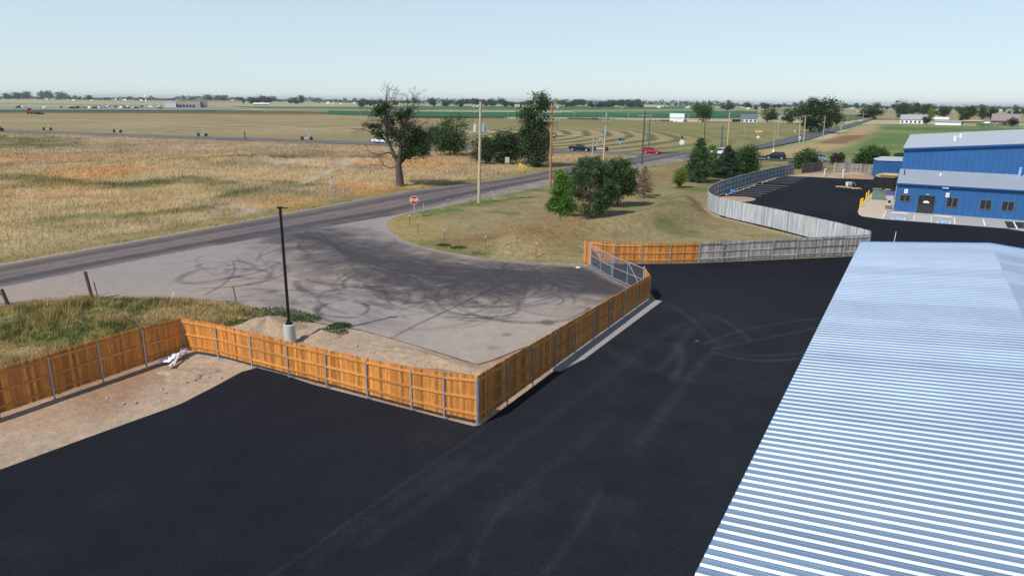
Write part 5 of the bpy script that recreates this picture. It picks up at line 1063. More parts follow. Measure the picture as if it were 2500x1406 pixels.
pine('dead_pine_tree', 'brown dead pine right of the leafy tree', 1570, 483, 405, 56, M_deadn, 44, M_barkg, base=.08, shape=1.5, nb=100, per=34, size=.17, cl=.13, openness=.2, trunk_r=.08)
leafy('young_tree', 'small yellow green young tree on a pale trunk left of the tall pine', 'tree', 1658, 463, 409, [(0, 38, 0, 14, 14, 12), (-2, 26, 0, 15, 12, 13), (2, 46, 0, 8, 8, 8), (2, 18, 0, 9, 8, 8)], .2, M_leafy, .15, 60, 55, 45, .06, bark=M_barkg, fork=.5)
pine('pine_tree', 'tall full cone shaped pine beside the small yellow green tree', 1703, 449, 339, 68, M_needle, 46, M_bark, base=.04, shape=1.5, nb=150, per=105, size=.22, droop=.12, cl=.26, openness=.3)
leafy('tree', 'bright green leafy tree squeezed between the pine and the dark spruce', 'tree', 1737, 436, 352, [(0, 40, 0, 16, 26, 16), (-2, 66, 0, 10, 16, 10), (4, 18, 0, 14, 14, 14)], .2, M_leafb, .2, 50, 55, 47, .1)
pine('spruce_tree', 'dark dense spruce in front of the white SUV', 1772, 438, 357, 72, M_spruce, 48, M_bark, base=.02, shape=1.6, nb=140, per=120, size=.26, droop=-.12, cl=.22, openness=.25)
leafy('bush', 'rounded dark green bush right of the spruce', 'bush', 1818, 428, 356, [(4, 46, 0, 24, 24, 22), (-10, 28, 0, 24, 24, 22), (14, 26, 0, 20, 22, 20), (0, 10, 0, 22, 12, 20)], .25, M_leafm, .24, 90, 75, 49, .12)
leafy('bush', 'round green bush at the end of the curved fence', 'bush', 1966, 412, 363, [(2, 27, 0, 25, 20, 20), (-12, 9, 0, 20, 16, 18), (12, 9, 0, 24, 18, 18), (-22, -2, -9, 14, 12, 8)], .25, M_leafm, .26, 80, 70, 50, .12)
leafy('shrub', 'brownish upright shrub behind the gap in the back fence', 'shrub', 2043, 402, 372, [(0, 14, 0, 15, 13, 13), (-10, 20, 0, 7, 10, 7), (8, 20, 0, 7, 9, 7)], .25, M_leafp, .24, 44, 45, 51, .08, twigs=0)
leafy('bush', 'large dark bush behind the grey fence by the blue shed', 'bush', 2126, 404, 358, [(0, 26, 0, 30, 20, 24), (-18, 14, 0, 24, 14, 20), (20, 14, 0, 24, 16, 20)], .25, M_leafm, .3, 90, 65, 52, .14)
leafy('bush', 'small dark bush peeking out by the blue hall corner', 'bush', 2192, 402, 372, [(0, 14, 0, 12, 14, 12)], .25, M_leafm, .3, 24, 50, 53, .1)
# trees further off, right of the crossing
def mid(label, px, pyb, pyt, w, mm, seed, n=60, k=3, name='tree', cat='tree', trunk=.3):
    hh = pyb - pyt; rng = random.Random(seed); e = [(0, hh * .60, 0, w * .38, hh * .36, w * .3), (0, hh * .30, 0, w * .32, hh * .24, w * .26)]
    for i in range(k): e.append((rng.uniform(-.3, .3) * w, hh * rng.uniform(.25, .74), rng.uniform(-.2, .2) * w, w * rng.uniform(.2, .3), hh * rng.uniform(.16, .24), w * .25))
    s = 1 / ppm(G(px, pyb)); leafy(name, label, cat, px, pyb, pyt, e, .2, mm, max(.4, .05 * hh * s), n, 40, seed, trunk, fork=.3)
mid('tree with a bright left side standing right of the white barn', 1716, 299, 247, 56, M_leafm, 61, 80, 4)
mid('round dark tree right of the grey roofed house', 1873, 299, 257, 54, M_leafd, 62, 80, 4)
mid('lower dark tree between the round tree and the big double tree', 1921, 302, 264, 50, M_leafd, 63, 70, 3)
leafy('tree', 'big spreading double tree beside the far road', 'tree', 1978, 324, 243, [(-6, 60, 0, 34, 20, 28), (38, 58, 0, 32, 24, 28), (-22, 44, 0, 26, 18, 22), (46, 34, 0, 30, 20, 26), (12, 40, 0, 34, 22, 28), (20, 18, 4, 34, 14, 22), (-6, 18, 0, 18, 12, 14)], .3, M_leafd, .6, 170, 48, 64, .7, cr=.25, twigs=0)
mid('dark broad tree where the far road ends', 2136, 292, 252, 62, M_leafd, 65, 90, 4)
mid('smaller dark tree left of the tree where the road ends', 2108, 283, 258, 34, M_leafd, 66, 40)
mid('tall pale grey green tree left of the white barn with red house', 2204, 291, 243, 44, M_leaff, 67, 60, 4)
mid('dark tree behind the long white barn roof', 2232, 283, 250, 34, M_leafd, 68, 50)
mid('narrow dark tree right of the long white barn', 2250, 284, 256, 26, M_leafd, 69, 40)
mid('yellow green tree beside the white trailer', 2273, 290, 265, 20, M_leafy, 70, 40)
mid('dark small tree at the end of the white barn', 2262, 303, 282, 24, M_leafd, 71, 40)
mid('broad dark tree above the white trailer', 2268, 286, 254, 36, M_leafd, 72, 50)
mid('dark tree left of the reddish building far right', 2302, 291, 257, 34, M_leafd, 73, 50)
mid('round dark tree above the long low white building', 2355, 298, 258, 46, M_leafd, 74, 70, 4)
mid('dark tree left of the brown house roof', 2396, 294, 262, 30, M_leafd, 75, 50)
mid('dark tree touching the brown house roof', 2417, 295, 261, 32, M_leafd, 76, 50)
mid('round bush in front of the brown house', 2470, 309, 288, 30, M_leafd, 77, 50, name='bush', cat='bush')
mid('small dark tree in front of the long low white building', 2345, 305, 290, 14, M_leafd, 78, 30)

# ------------------------------------------------------------------ far trees, one object each
rng = np.random.default_rng(77); protos = []
for k in range(7):
    e = [(0, 0, .60, .36, .3, .32), (0, 0, .3, .36, .3, .22)] + [(rng.uniform(-.28, .28), rng.uniform(-.2, .2), rng.uniform(.2, .75), rng.uniform(.18, .28), .2, rng.uniform(.12, .22)) for _ in range(4)]
    C, T, K = clouds(e, 34, 15, rng, .3, .3); C[:, 2] = np.maximum(C[:, 2], .03); V, Q = quads(C, np.full(len(C), .12), rng, .7)
    m = MB(); m.tube((0, 0, -.05), (0, 0, .6), .035, .02, n=5)
    mv = np.array(m.v); nq = len(Q); tq = np.array([f for f in m.f if len(f) == 4]) + len(V)
    me_o = npmesh('far_tree', np.concatenate([V, mv]), np.concatenate([Q, tq]), [M_leaff, M_bark], tone=np.concatenate([np.repeat(T, 4), np.full(len(mv), .5)]), mi=[0] * nq + [1] * len(tq)); protos.append(me_o)
FT = []
def ft(px, pyb, hpx, wf=1.0): FT.append((px, pyb, hpx, wf))
def hy(x): return 243.3 + (x - 1250) * .0105 + 3.5    # just under the true horizon
for x0, x1, n, y0, y1, h0, h1 in [(-40, 62, 12, 4, 12, 10, 18), (62, 230, 15, 4, 9, 8, 20), (230, 480, 12, 3, 8, 4, 9), (480, 560, 7, 5, 9, 8, 16), (585, 740, 18, 7, 14, 9, 18), (740, 900, 10, 4, 10, 4, 9), (860, 1060, 14, 9, 18, 9, 16), (1040, 1260, 26, 8, 16, 9, 19), (1260, 1400, 14, 8, 15, 6, 13), (1370, 1570, 24, 8, 14, 11, 20), (1540, 1760, 16, 5, 9, 6, 12), (1760, 1880, 12, 6, 18, 6, 16), (1880, 2110, 18, 4, 12, 6, 12), (2060, 2190, 10, 6, 14, 8, 14), (2190, 2520, 34, 8, 20, 9, 17), (2280, 2520, 16, 14, 24, 8, 14)]:
    for _ in range(n): ft(rng.uniform(x0, x1), hy(0) * 0 + 247 + (rng.uniform(x0, x1) - 1250) * .0105 + rng.uniform(y0, y1), rng.uniform(h0, h1), rng.uniform(.9, 1.8))
for i, (px, py, hpx, wf) in enumerate(FT):
    p = G(px, max(py, 247 + (px - 1250) * .0105 + 3.5)); hh = hpx / ppm(p); o = protos[i % 7]
    if i >= 7: o = o.copy(); COL.objects.link(o)
    o.location = (p[0], p[1], -.2); o.scale = (hh * wf, hh * wf, hh); o.rotation_euler = (0, 0, rng.uniform(0, 6.28)); tag(o, 'small distant grey green tree in the scattered line along the horizon', 'tree', 'distant trees along the horizon')

# far-off belt of trees that reads as one mass
r_ = np.random.default_rng(5); X = r_.uniform(-80, 2580, 15000); yb = 247 + (X - 1250) * .0105 + r_.uniform(4.5, 8.5, len(X)); C = np.array([G(a, b) for a, b in zip(X, yb)]); pm = np.array([ppm(c) for c in C])
dens = fbm(X * .012, X * 0 + 3, 9, 5); top = (2.0 + 9 * sst(.38, .66, dens) * (.6 + .6 * vnoise(X * .13, X * 0, 4))) / pm; C[:, 2] = top * r_.random(len(X)) ** .8
V, Q = quads(C, np.full(len(C), 6.0), r_, .8); o = npmesh('treeline', V, Q, M_leaff, tone=np.repeat(vnoise(X * .11, X * 0 + 1, 6), 4)); struct(o, 'stuff')

# ------------------------------------------------------------------ far buildings
def building(name, label, cat, x0, x1, yb, yt, wallm, roofm, roof=.35, depth=None, openings=0, group=None, rz=None, gable=False, zb=0):
    p = G((x0 + x1) / 2, yb); s = 1 / ppm(p); w = (x1 - x0) * s; hh = (yb - yt) * s; d = depth or w * .5; r = thing(name, label, cat, (p[0], p[1], -.1), rz if rz is not None else math.atan2(-p[0], p[1]), group)
    hw = hh * (1 - roof) if roof else hh
    m = MB(); m.box((0, d / 2, hw / 2), (w, d, hw)); m.build('wall', wallm, r); m = MB(); o_ = .02 * w
    if not roof: m.box((0, d / 2, hw + .12), (w + o_, d + o_, .24))
    elif gable: m.add([(-w / 2 - o_, -o_, hw), (w / 2 + o_, -o_, hw), (w / 2 + o_, d + o_, hw), (-w / 2 - o_, d + o_, hw), (0, -o_, hh), (0, d + o_, hh)], [(0, 1, 4), (2, 3, 5), (1, 2, 5, 4), (3, 0, 4, 5), (3, 2, 1, 0)])
    else: m.add([(-w / 2 - o_, -o_ * 2, hw), (w / 2 + o_, -o_ * 2, hw), (w / 2 + o_, d + o_ * 2, hw), (-w / 2 - o_, d + o_ * 2, hw), (-w / 2 - o_, d / 2, hh), (w / 2 + o_, d / 2, hh)], [(0, 1, 5, 4), (2, 3, 4, 5), (1, 2, 5), (3, 0, 4), (3, 2, 1, 0)])
    m.build('roof', roofm, r)
    for i in range(openings):
        m = MB(); m.box((-w / 2 + w * (i + .5) / openings, -.06, hw * .42), (w / openings * .45, .1, hw * .5)); m.build('window', M_glass, r)
    return r
b = building('warehouse', 'tan flat roofed warehouse far left with a row of blue bays', 'warehouse', 430, 487, 262.5, 246.5, M_tan, M_tan, 0, 30)
p = G(458, 262.5); s = 1 / ppm(p)
for i in range(6): m = MB(); m.box(((-24 + i * 7.5) * s, -.3, 1.7), (4.2 * s, .5, 3.4)); m.build('bay_door', M_bluetrim, b)
building('warehouse', 'grey end block adjoining the tan warehouse', 'warehouse', 487.5, 507, 262, 246, mat('grey_block', (.30, .29, .28), .85), M_shed, 0, 30)
building('warehouse', 'low white block at the left of the tan warehouse', 'warehouse', 404, 429, 262.5, 251, M_white, M_white, 0, 22)
building('warehouse', 'long pale low shed right of the grey warehouse block', 'shed', 510, 590, 254.5, 246.5, M_tan, M_white, 0, 18)
building('greenhouse', 'pale arched sheds left of the far tree row', 'shed', 620, 656, 257, 251.5, M_grey, M_white, .5, 25)
building('barn', 'white gabled barn behind the striped field', 'barn', 1635, 1669, 297.5, 278, M_white, mat('white_green_roof', (.60, .66, .64), .5), .48, 14, gable=False)
building('shed', 'small white lean-to against the front of the white barn', 'shed', 1652, 1668, 298, 289, M_white, M_white, .1, 3)
building('wall', 'long low pale wall right of the white barn', 'wall', 1672, 1712, 297, 292.5, M_tan, M_tan, 0, .5)
building('house', 'pale house with a grey hip roof behind the field', 'house', 1808, 1847, 298.5, 279.5, mat('pale_house', (.55, .60, .64), .7), mat('slate_roof', (.12, .13, .16), .8), .55, 12, 4)
building('carport', 'dark open carport left of the pale house', 'carport', 1787, 1807, 298, 290, M_black, M_shed, .15, 6)
building('warehouse', 'long tan building behind the green crop', 'warehouse', 1560, 1620, 261.5, 256, M_tan, M_tan, 0, 20)
building('barn', 'long white barn with a grey roof beyond the green field', 'barn', 2201, 2256, 302, 281, M_white, M_shed, .52, 12, 6)
building('trailer', 'white box trailer behind the yellow green tree', 'trailer', 2282, 2314, 292, 286.5, M_white, M_white, 0, 4)
building('shed', 'long low white building right of the white barn', 'building', 2287, 2341, 306, 294.5, M_white, M_shed, .28, 10)
building('shed', 'low reddish building left of the silver boat', 'building', 2352, 2394, 301, 294, M_brown, M_tan, .3, 9)
building('house', 'brown brick house with a wide grey brown roof far right', 'house', 2424, 2480, 306, 279, M_brown, mat('brown_roof', (.24, .20, .18), .85), .62, 16, 3)
p = G(2408, 311); r = thing('boat', 'silver boat on a trailer in front of the reddish building', 'boat', (p[0], p[1], 0), math.atan2(-p[0], p[1])); s = 1 / ppm(p); L = 44 * s
m = MB(); m.v = []; 
for x, w, z0, z1 in [(-L / 2, 1.0, .9, 2.2), (-L / 6, 1.25, .7, 2.2), (L / 5, 1.15, .75, 2.4), (L / 2.4, .6, 1.2, 2.7), (L / 2, .05, 2.0, 2.9)]: m.v += [(x, -w, z1), (x, 0, z0), (x, w, z1)]; m.t += [.5] * 3
for i in range(4): m.f += [(3 * i, 3 * i + 1, 3 * i + 4, 3 * i + 3), (3 * i + 1, 3 * i + 2, 3 * i + 5, 3 * i + 4), (3 * i + 2, 3 * i, 3 * i + 3, 3 * i + 5)]
m.f += [(0, 2, 1)]; m.build('hull', M_grey, r); m = MB(); m.box((0, 0, 2.7), (L * .25, 1.6, .9)); m.build('cabin', M_white, r); m = MB(); m.beam((-L * .45, 0, .5), (L * .6, 0, .5), .2, .15); m.tube((-L * .2, -1.1, .35), (-L * .2, 1.1, .35), .35, n=12); m.build('boat_trailer', M_black, r)
for lab, x0, x1, yb, yt in [('left white grain silo block on the horizon above the tree by the barn', 1707, 1716, 259, 241.5), ('right white grain silo block on the horizon above the tree by the barn', 1718, 1728, 259, 240.5)]:
    p = G((x0 + x1) / 2, yb); s = 1 / ppm(p); w = (x1 - x0) * s; hh = (yb - yt) * s; r = thing('grain_silo', lab, 'silo', (p[0], p[1], 0)); m = MB()
    for i in (-1, 1): m.tube((i * w * .26, 0, 0), (i * w * .26, 0, hh), w * .26, n=12)
    m.build('silo_body', M_white, r); m = MB(); m.box((0, 0, hh + w * .1), (w * .5, w * .3, w * .3)); m.build('headhouse', M_white, r)
p = G(357, 252); s = 1 / ppm(p); hh = 19 * s; r = thing('water_tower', 'white water tower on the horizon at the far left', 'water tower', (p[0], p[1], 0)); m = MB(); m.tube((0, 0, 0), (0, 0, hh * .65), 1.2 * s, n=10); m.build('shaft', M_white, r); m = MB(); m.tube((0, 0, hh * .6), (0, 0, hh * .72), 1.5 * s, 3.6 * s, n=14); m.tube((0, 0, hh * .72), (0, 0, hh * .92), 3.6 * s, n=14); m.tube((0, 0, hh * .92), (0, 0, hh), 3.6 * s, .5 * s, n=14); m.build('tank', M_white, r)
# scattered little white buildings along the horizon
m = MB(); m.box((0, 0, .35), (1.6, 1, .7)); m.add([(-.85, -.55, .7), (.85, -.55, .7), (.85, .55, .7), (-.85, .55, .7), (-.85, 0, 1), (.85, 0, 1)], [(0, 1, 5, 4), (2, 3, 4, 5), (1, 2, 5), (3, 0, 4), (3, 2, 1, 0)]); hp_ = [m.build('far_house', M_white)]
m = MB(); m.box((0, 0, .4), (2.6, 1, .8)); m.add([(-1.35, -.55, .8), (1.35, -.55, .8), (1.35, .55, .8), (-1.35, .55, .8), (-1.35, 0, 1), (1.35, 0, 1)], [(0, 1, 5, 4), (2, 3, 4, 5), (1, 2, 5), (3, 0, 4), (3, 2, 1, 0)]); hp_.append(m.build('far_house', M_tan))
k = 0
for x0, x1, n, y0, y1 in [(40, 340, 12, 6, 12), (300, 430, 4, 8, 13), (560, 680, 5, 6, 12), (760, 960, 12, 8, 15), (1080, 1330, 12, 9, 16), (1240, 1420, 8, 12, 17), (1420, 1700, 8, 8, 15), (1780, 2100, 10, 8, 16), (2080, 2200, 5, 8, 18), (2300, 2480, 5, 10, 18)]:
    for _ in range(n):
        x = rng.uniform(x0, x1); y = 247 + (x - 1250) * .0105 + rng.uniform(y0, y1); p = G(x, y); o = hp_[k % 2]
        if k >= 2: o = o.copy(); COL.objects.link(o)
        s = rng.uniform(2.2, 4.5) / ppm(p); o.location = (p[0], p[1], -.1); o.scale = (s, s, s); o.rotation_euler = (0, 0, rng.uniform(-.4, .4)); tag(o, 'tiny pale building scattered among the trees on the horizon', 'building', 'tiny buildings along the horizon'); k += 1
# vehicles parked in the distant gravel lot
pv = []
for mm in (M_pwht, M_pgry, mat('faded_red_paint', (.28, .10, .07), .5), mat('tan_paint', (.40, .33, .24), .5), M_pdrk):
    m = MB(); m.add([(-2.2, -.9, .3), (2.2, -.9, .3), (2.2, .9, .3), (-2.2, .9, .3), (-2.2, -.9, 1.0), (2.2, -.9, .85), (2.2, .9, .85), (-2.2, .9, 1.0)], [(0, 3, 2, 1), (4, 5, 6, 7), (0, 1, 5, 4), (1, 2, 6, 5), (2, 3, 7, 6), (3, 0, 4, 7)])
    m.add([(-1.8, -.8, .98), (1.0, -.8, .9), (1.0, .8, .9), (-1.8, .8, .98), (-1.4, -.7, 1.6), (.3, -.7, 1.6), (.3, .7, 1.6), (-1.4, .7, 1.6)], [(4, 5, 6, 7), (0, 1, 5, 4), (1, 2, 6, 5), (2, 3, 7, 6), (3, 0, 4, 7)])
    for x in (-1.35, 1.35):
        for s in (-.9, .9): m.tube((x, s - .1, .32), (x, s + .1, .32), .32, n=10)
    pv.append(m.build('parked_vehicle', mm))
k = 0
for x0, x1, n, y0, y1 in [(185, 400, 44, 261.5, 266.5), (10, 70, 4, 262, 266), (90, 190, 5, 263, 266)]:
    for _ in range(n):
        x = rng.uniform(x0, x1); y = rng.uniform(y0, y1); p = G(x, y); o = pv[k % 5]
        if k >= 5: o = o.copy(); COL.objects.link(o)
        o.location = (p[0], p[1], 0); o.scale = (1.25,) * 3; o.rotation_euler = (0, 0, rng.uniform(0, 3)); tag(o, 'tiny vehicle parked among others in the distant gravel lot', 'vehicle', 'vehicles parked in the distant lot'); k += 1
p = G(76, 279); r = thing('tractor', 'small red tractor at the edge of the far left field', 'tractor', (p[0], p[1], 0), CR); S_ = 1.3; r.scale = (S_,) * 3
m = MB(); m.box((.8, 0, 1.2), (2.4, .9, .8)); m.box((-.9, 0, 2.0), (1.4, 1.4, .2)); m.build('body', M_pred, r); m = MB(); m.box((-.9, 0, 2.5), (1.3, 1.3, 1.0)); m.build('cab', M_glass, r)
for x, rr_ in ((-.9, .85), (1.5, .5)):
    for s in (-1, 1): m = MB(); m.tube((x, s * .75, rr_), (x, s * 1.15, rr_), rr_, n=16); m.build('wheel', M_tyre, r)
p = G(97, 280); m = MB(); m.box((0, 0, .8), (6, 2.4, .5)); m.box((-1, 0, 1.4), (2, 2, .8)); m.tube((-1.5, -1.3, .5), (-1.5, 1.3, .5), .5, n=12); m.tube((1.5, -1.3, .5), (1.5, 1.3, .5), .5, n=12); o = m.build('farm_implement', M_pdrk); o.location = p; o.rotation_euler = (0, 0, CR); tag(o, 'dark farm implement right of the red tractor', 'farm machine')

# ------------------------------------------------------------------ irrigation pivots
M_span = mat('weathered_galvanised', (.40, .41, .40), .8, var=.05)
def pivot(label, tw, end, hgt=3.2):
    P = [G(x, y) for x, y in tw]; root = thing('irrigation_pivot', label, 'irrigation pivot', (P[0][0], P[0][1], 0), group='irrigation pivots'); O = P[0]
    for i, p in enumerate(P):
        c = p - O; d = (P[min(i + 1, len(P) - 1)] - P[max(0, i - 1)]); d = d / np.linalg.norm(d); n = np.array([-d[1], d[0], 0]); t = np.array([0, 0, hgt]); m = MB()
        for s in (-1, 1): m.tube(c + d * s * 1.6 + np.array([0, 0, .55]), c + t - np.array([0, 0, .1]), .07, n=5)
        m.tube(c - d * 1.6 + np.array([0, 0, .55]), c + d * 1.6 + np.array([0, 0, .55]), .07, n=5); m.box(tuple(c + t), (.4, .4, .4)); tt = m.build('tower', M_grey, root)
        for s in (-1, 1): m = MB(); q = c + d * s * 1.6 + np.array([0, 0, .55]); m.tube(q - n * .15, q + n * .15, .55, n=14); m.build('wheel', M_tyre, tt)
    Q = P + [G(*end)]
    for a, b in zip(Q[:-1], Q[1:]):
        m = MB(); a = a - O; b = b - O; last = b is Q[-1]; k = 12; pts = []
        for i in range(k + 1): u = i / k; q = a + (b - a) * u; pts.append(q + np.array([0, 0, hgt + 1.0 * 4 * u * (1 - u) * .8]))
        m.path(pts, .045, 6)
        for i in range(1, k): m.tube(pts[i], a + (b - a) * (i / k) + np.array([0, 0, hgt - .1 + .2 * math.sin(i)]), .014, n=3)
        m.path([a + (b - a) * (i / k) + np.array([0, 0, hgt - (.0 if i in (0, k) else .15)]) for i in range(k + 1)],   .018, 3); m.build('span', M_span, root)
pivot('long irrigation pivot along the near side of the stubble field, behind the far road', [(-60, 314), (116, 319), (287, 324.5), (494, 333.5), (749, 342.5), (1085, 354.5), (1465, 369)], (1625, 365))
pivot('smaller irrigation pivot standing in the green crop behind the stubble field', [(1300, 284.5), (1402, 285.5), (1534, 287), (1680, 290)], (1735, 291), 3.4)
pivot('faint irrigation pivot in the far crop left of the tan pole', [(880, 277), (1010, 278.5), (1160, 279.5), (1240, 280.5)], (1290, 281), 3.2)

# ------------------------------------------------------------------ dirt heaps, stones, sheeting, weeds
def heap(label, px, py, rx, ry, hh, seed, name='dirt_pile', rz=0):
    p = G(px, py); n = 36; rows = 10; V = [(0, 0, hh)]; r_ = np.random.default_rng(seed)
    for j in range(1, rows + 1):
        for i in range(n):
            a = i / n * 2 * math.pi; u = j / rows; k = 1 + .22 * math.sin(a * 3 + seed) + .12 * math.sin(a * 5 + 2 * seed)
            x = math.cos(a) * u * rx * k; y = math.sin(a) * u * ry * k; z = hh * (1 - u) ** 1.15 * (.75 + .5 * float(vnoise(np.array([x * 3 + 9.]), np.array([y * 3.]), seed)[0])) + .05 * float(vnoise(np.array([x * 9.]), np.array([y * 9.]), seed)[0])
            V.append((x, y, z if j < rows else -.06))
    m = MB(); m.add(V, [(0, 1 + i, 1 + (i + 1) % n) for i in range(n)] + [(1 + (j - 1) * n + i, 1 + j * n + i, 1 + j * n + (i + 1) % n, 1 + (j - 1) * n + (i + 1) % n) for j in range(1, rows) for i in range(n)])
    o = m.build(name, M_dirtp, smooth=True); o.location = (p[0], p[1], 0); o.rotation_euler = (0, 0, rz); return tag(o, label, 'dirt pile')
heap('pale dirt heap left of the light pole base', 655, 800, 2.2, 1.6, .68, 3)
heap('low dirt mound right of the light pole base', 775, 815, 1.6, 1.2, .30, 5)
heap('low sandy mound in front of the white sheeting', 455, 912, 1.2, .8, .16, 6)
heap('long dirt ridge behind the orange fence', 1050, 880, 3.2, .9, .30, 8, rz=-.48)
for k in range(26):
    x = rng.choice([rng.uniform(60, 600), rng.uniform(440, 640), rng.uniform(760, 1150)]); y = {0: 0}.get(1, 0)
    y = 985 - (x - 60) * .19 + rng.uniform(-10, 50) if x < 640 else 800 + (x - 640) * .175 + rng.uniform(0, 24)
    p = G(x, y)
    if pdist(p[None, :2], LOT, True)[0][0] < .25 or inside(p[None, :2], LOT)[0] or inside(p[None, :2], DRIVE)[0]: continue
    bm = bmesh.new(); bmesh.ops.create_icosphere(bm, subdivisions=1, radius=1)
    for v in bm.verts: v.co *= .7 + .5 * rng.random()
    me = bpy.data.meshes.new('stone'); bm.to_mesh(me); bm.free(); o = link('stone', me, M_rock); s = rng.uniform(.02, .06); o.scale = (s * 1.4, s, s * .8); o.location = (p[0], p[1], .02); o.rotation_euler = (0, 0, rng.uniform(0, 6)); tag(o, 'small loose stone lying on the bare dirt along the new fence', 'stone', 'loose stones on the dirt')
def cloth(pts, w, seed):
    c = curve(pts, 8); r_ = np.random.default_rng(seed); d = np.gradient(c, axis=0)[:, :2]; d /= np.linalg.norm(d, axis=1)[:, None]; nr = np.stack([-d[:, 1], d[:, 0]], 1); k = 12; n = len(c); V = []
    for i in range(n):
        ww = w * (.7 + .5 * math.sin(i / n * 3 + seed)) 
        for j in range(k):
            u = j / (k - 1) - .5; x, y = c[i, :2] + nr[i] * u * ww; V.append((x, y, .04 + .16 * float(vnoise(np.array([i * .45]), np.array([j * .8]), seed)[0]) + .10 * (1 - 4 * u * u) + c[i, 2]))
    return V, [(i * k + j, i * k + j + 1, (i + 1) * k + j + 1, (i + 1) * k + j) for i in range(n - 1) for j in range(k - 1)]
def g3(x, y, z=0): p = G(x, y); return np.array([p[0], p[1], z])
m = MB(); V, q = cloth([g3(452, 866, .14), g3(444, 876, .1), g3(430, 888), g3(412, 904)], .62, 3); m.add(V, q); V, q = cloth([g3(446, 872, .06), g3(426, 880, .1), g3(408, 886), g3(390, 888)], .55, 5); m.add(V, q); m.build('white_sheeting', M_plastic, smooth=True)
tag(bpy.data.objects['white_sheeting'], 'crumpled white plastic sheeting lying in the fence corner', 'plastic sheet')
for lab, x, y, s in [('small white valve box at the foot of the lawn', 1248, 618, .22), ('white plastic scrap by the gate post', 1411, 655, .14)]:
    p = G(x, y); m = MB(); m.box((0, 0, s * .4), (s * 2, s * 1.4, s * .8), .3); m.box((0, 0, s * .85), (s * 1.6, s, s * .1), .3); o = m.build('valve_box' if s > .2 else 'plastic_scrap', M_white); o.location = (p[0], p[1], .0); tag(o, lab, 'box' if s > .2 else 'scrap')
def weed(label, px, py, r, hh, mm, seed, n=420):
    p = G(px, py); r_ = np.random.default_rng(seed); a = r_.random(n) * 6.283; q = np.sqrt(r_.random(n)) * r; C = np.column_stack([np.cos(a) * q * 1.5, np.sin(a) * q, hh * r_.random(n) * (1 - .6 * q / r) + .03]); V, Q = quads(C, np.full(n, .13), r_, .4)
    o = npmesh('weed_clump', V, Q, mm, tone=np.repeat(r_.random(n), 4)); o.location = (p[0], p[1], 0); tag(o, label, 'weeds', 'green weed clumps')
weed('green weed clump just right of the light pole', 748, 782, .55, .45, M_leafm, 1); weed('green weed clump alone on the dirt right of the light pole base', 812, 812, .5, .4, M_leafm, 2); weed('low weeds at the driveway edge right of the light pole', 832, 798, .45, .22, M_leafm, 3)
weed('weeds behind the dirt heap', 660, 768, 1.1, .4, M_leafm, 4, 700); weed('weeds left of the dirt heap, against the fence top', 590, 795, .6, .4, M_leafm, 5); weed('low weeds at the lawn edge by the third post', 1083, 600, .4, .16, M_leafm, 6); weed('low weeds on the lawn edge between two posts', 1120, 606, .5, .14, M_leafm, 7); weed('long low weeds around the post near the valve box', 1185, 619, .8, .14, M_leafm, 8, 260); weed('green weeds right of the last lawn post', 1330, 627, .5, .14, M_leafm, 9)
weed('weeds in a row between weeds patch and light pole', 700, 775, .9, .35, M_leafm, 10, 600)
# brush piles in the prairie
for k, (lab, x, y, L, n) in enumerate([('fallen dark log in the dry grass', 592, 397, 3.2, 26), ('heap of dead brush left of the dirt track', 700, 400, 5, 90), ('heap of dead brush along the middle of the dry field', 770, 395, 6, 110), ('heap of dead brush left of the half dead tree', 895, 393, 6, 120), ('scattered brush near the fallen log', 645, 388, 4, 60)]):
    p = G(x, y); r_ = np.random.default_rng(k); m = MB()
    if k == 0: m.tube((-.6, 0, .9), (2.0, -.2, .35), .22, .16, n=8)
    for _ in range(n):
        c = r_.normal(0, 1, 3) * np.array([L * .38, .8, 0]); d = r_.normal(0, 1, 3); d[2] = abs(d[2]) * .5; d /= np.linalg.norm(d); l_ = r_.uniform(.8, 2.0); a = c + np.array([0, 0, .1 + prairie_z(np.array([p[0]]), np.array([p[1]]))[0]]); m.tube(a, a + d * l_, .035, .012, n=4)
    o = m.build('brush_pile' if k else 'fallen_log', M_twig if k else M_bark); o.location = (p[0], p[1], 0); tag(o, lab, 'brush' if k else 'log')

# ------------------------------------------------------------------ grass
def blades(name, P, z, h, w, colfn, seed, cj=.25, wind=(.35, -.1)):
    r_ = np.random.default_rng(seed); n = len(P); z = np.broadcast_to(np.asarray(z, float), (n,)); a = r_.random(n) * math.pi; dx = np.cos(a) * w / 2; dy = np.sin(a) * w / 2; hh = h * (.5 + .8 * r_.random(n)); lx = hh * (wind[0] + r_.normal(0, .3, n)); ly = hh * (wind[1] + r_.normal(0, .3, n))
    V = np.empty((n, 3, 3)); V[:, 0] = np.column_stack([P[:, 0] - dx, P[:, 1] - dy, z - .02]); V[:, 1] = np.column_stack([P[:, 0] + dx, P[:, 1] + dy, z - .02]); V[:, 2] = np.column_stack([P[:, 0] + lx, P[:, 1] + ly, z + hh])
    c = colfn(P[:, 0], P[:, 1]) * (1 - cj + 2 * cj * r_.random((n, 1))); c = np.repeat(c[:, None], 3, 1).reshape(-1, 3)
    o = npmesh(name, V.reshape(-1, 3), np.arange(3 * n).reshape(-1, 3), M_grass_col, col=c); return struct(o, 'stuff')
def scatter(poly, n, seed, keep=None):
    r_ = np.random.default_rng(seed); poly = np.asarray(poly); lo, hi = poly.min(0), poly.max(0); P = lo + r_.random((n, 2)) * (hi - lo); P = P[inside(P, poly)]
    if keep is not None: P = P[r_.random(len(P)) < keep(P[:, 0], P[:, 1])]
    return P
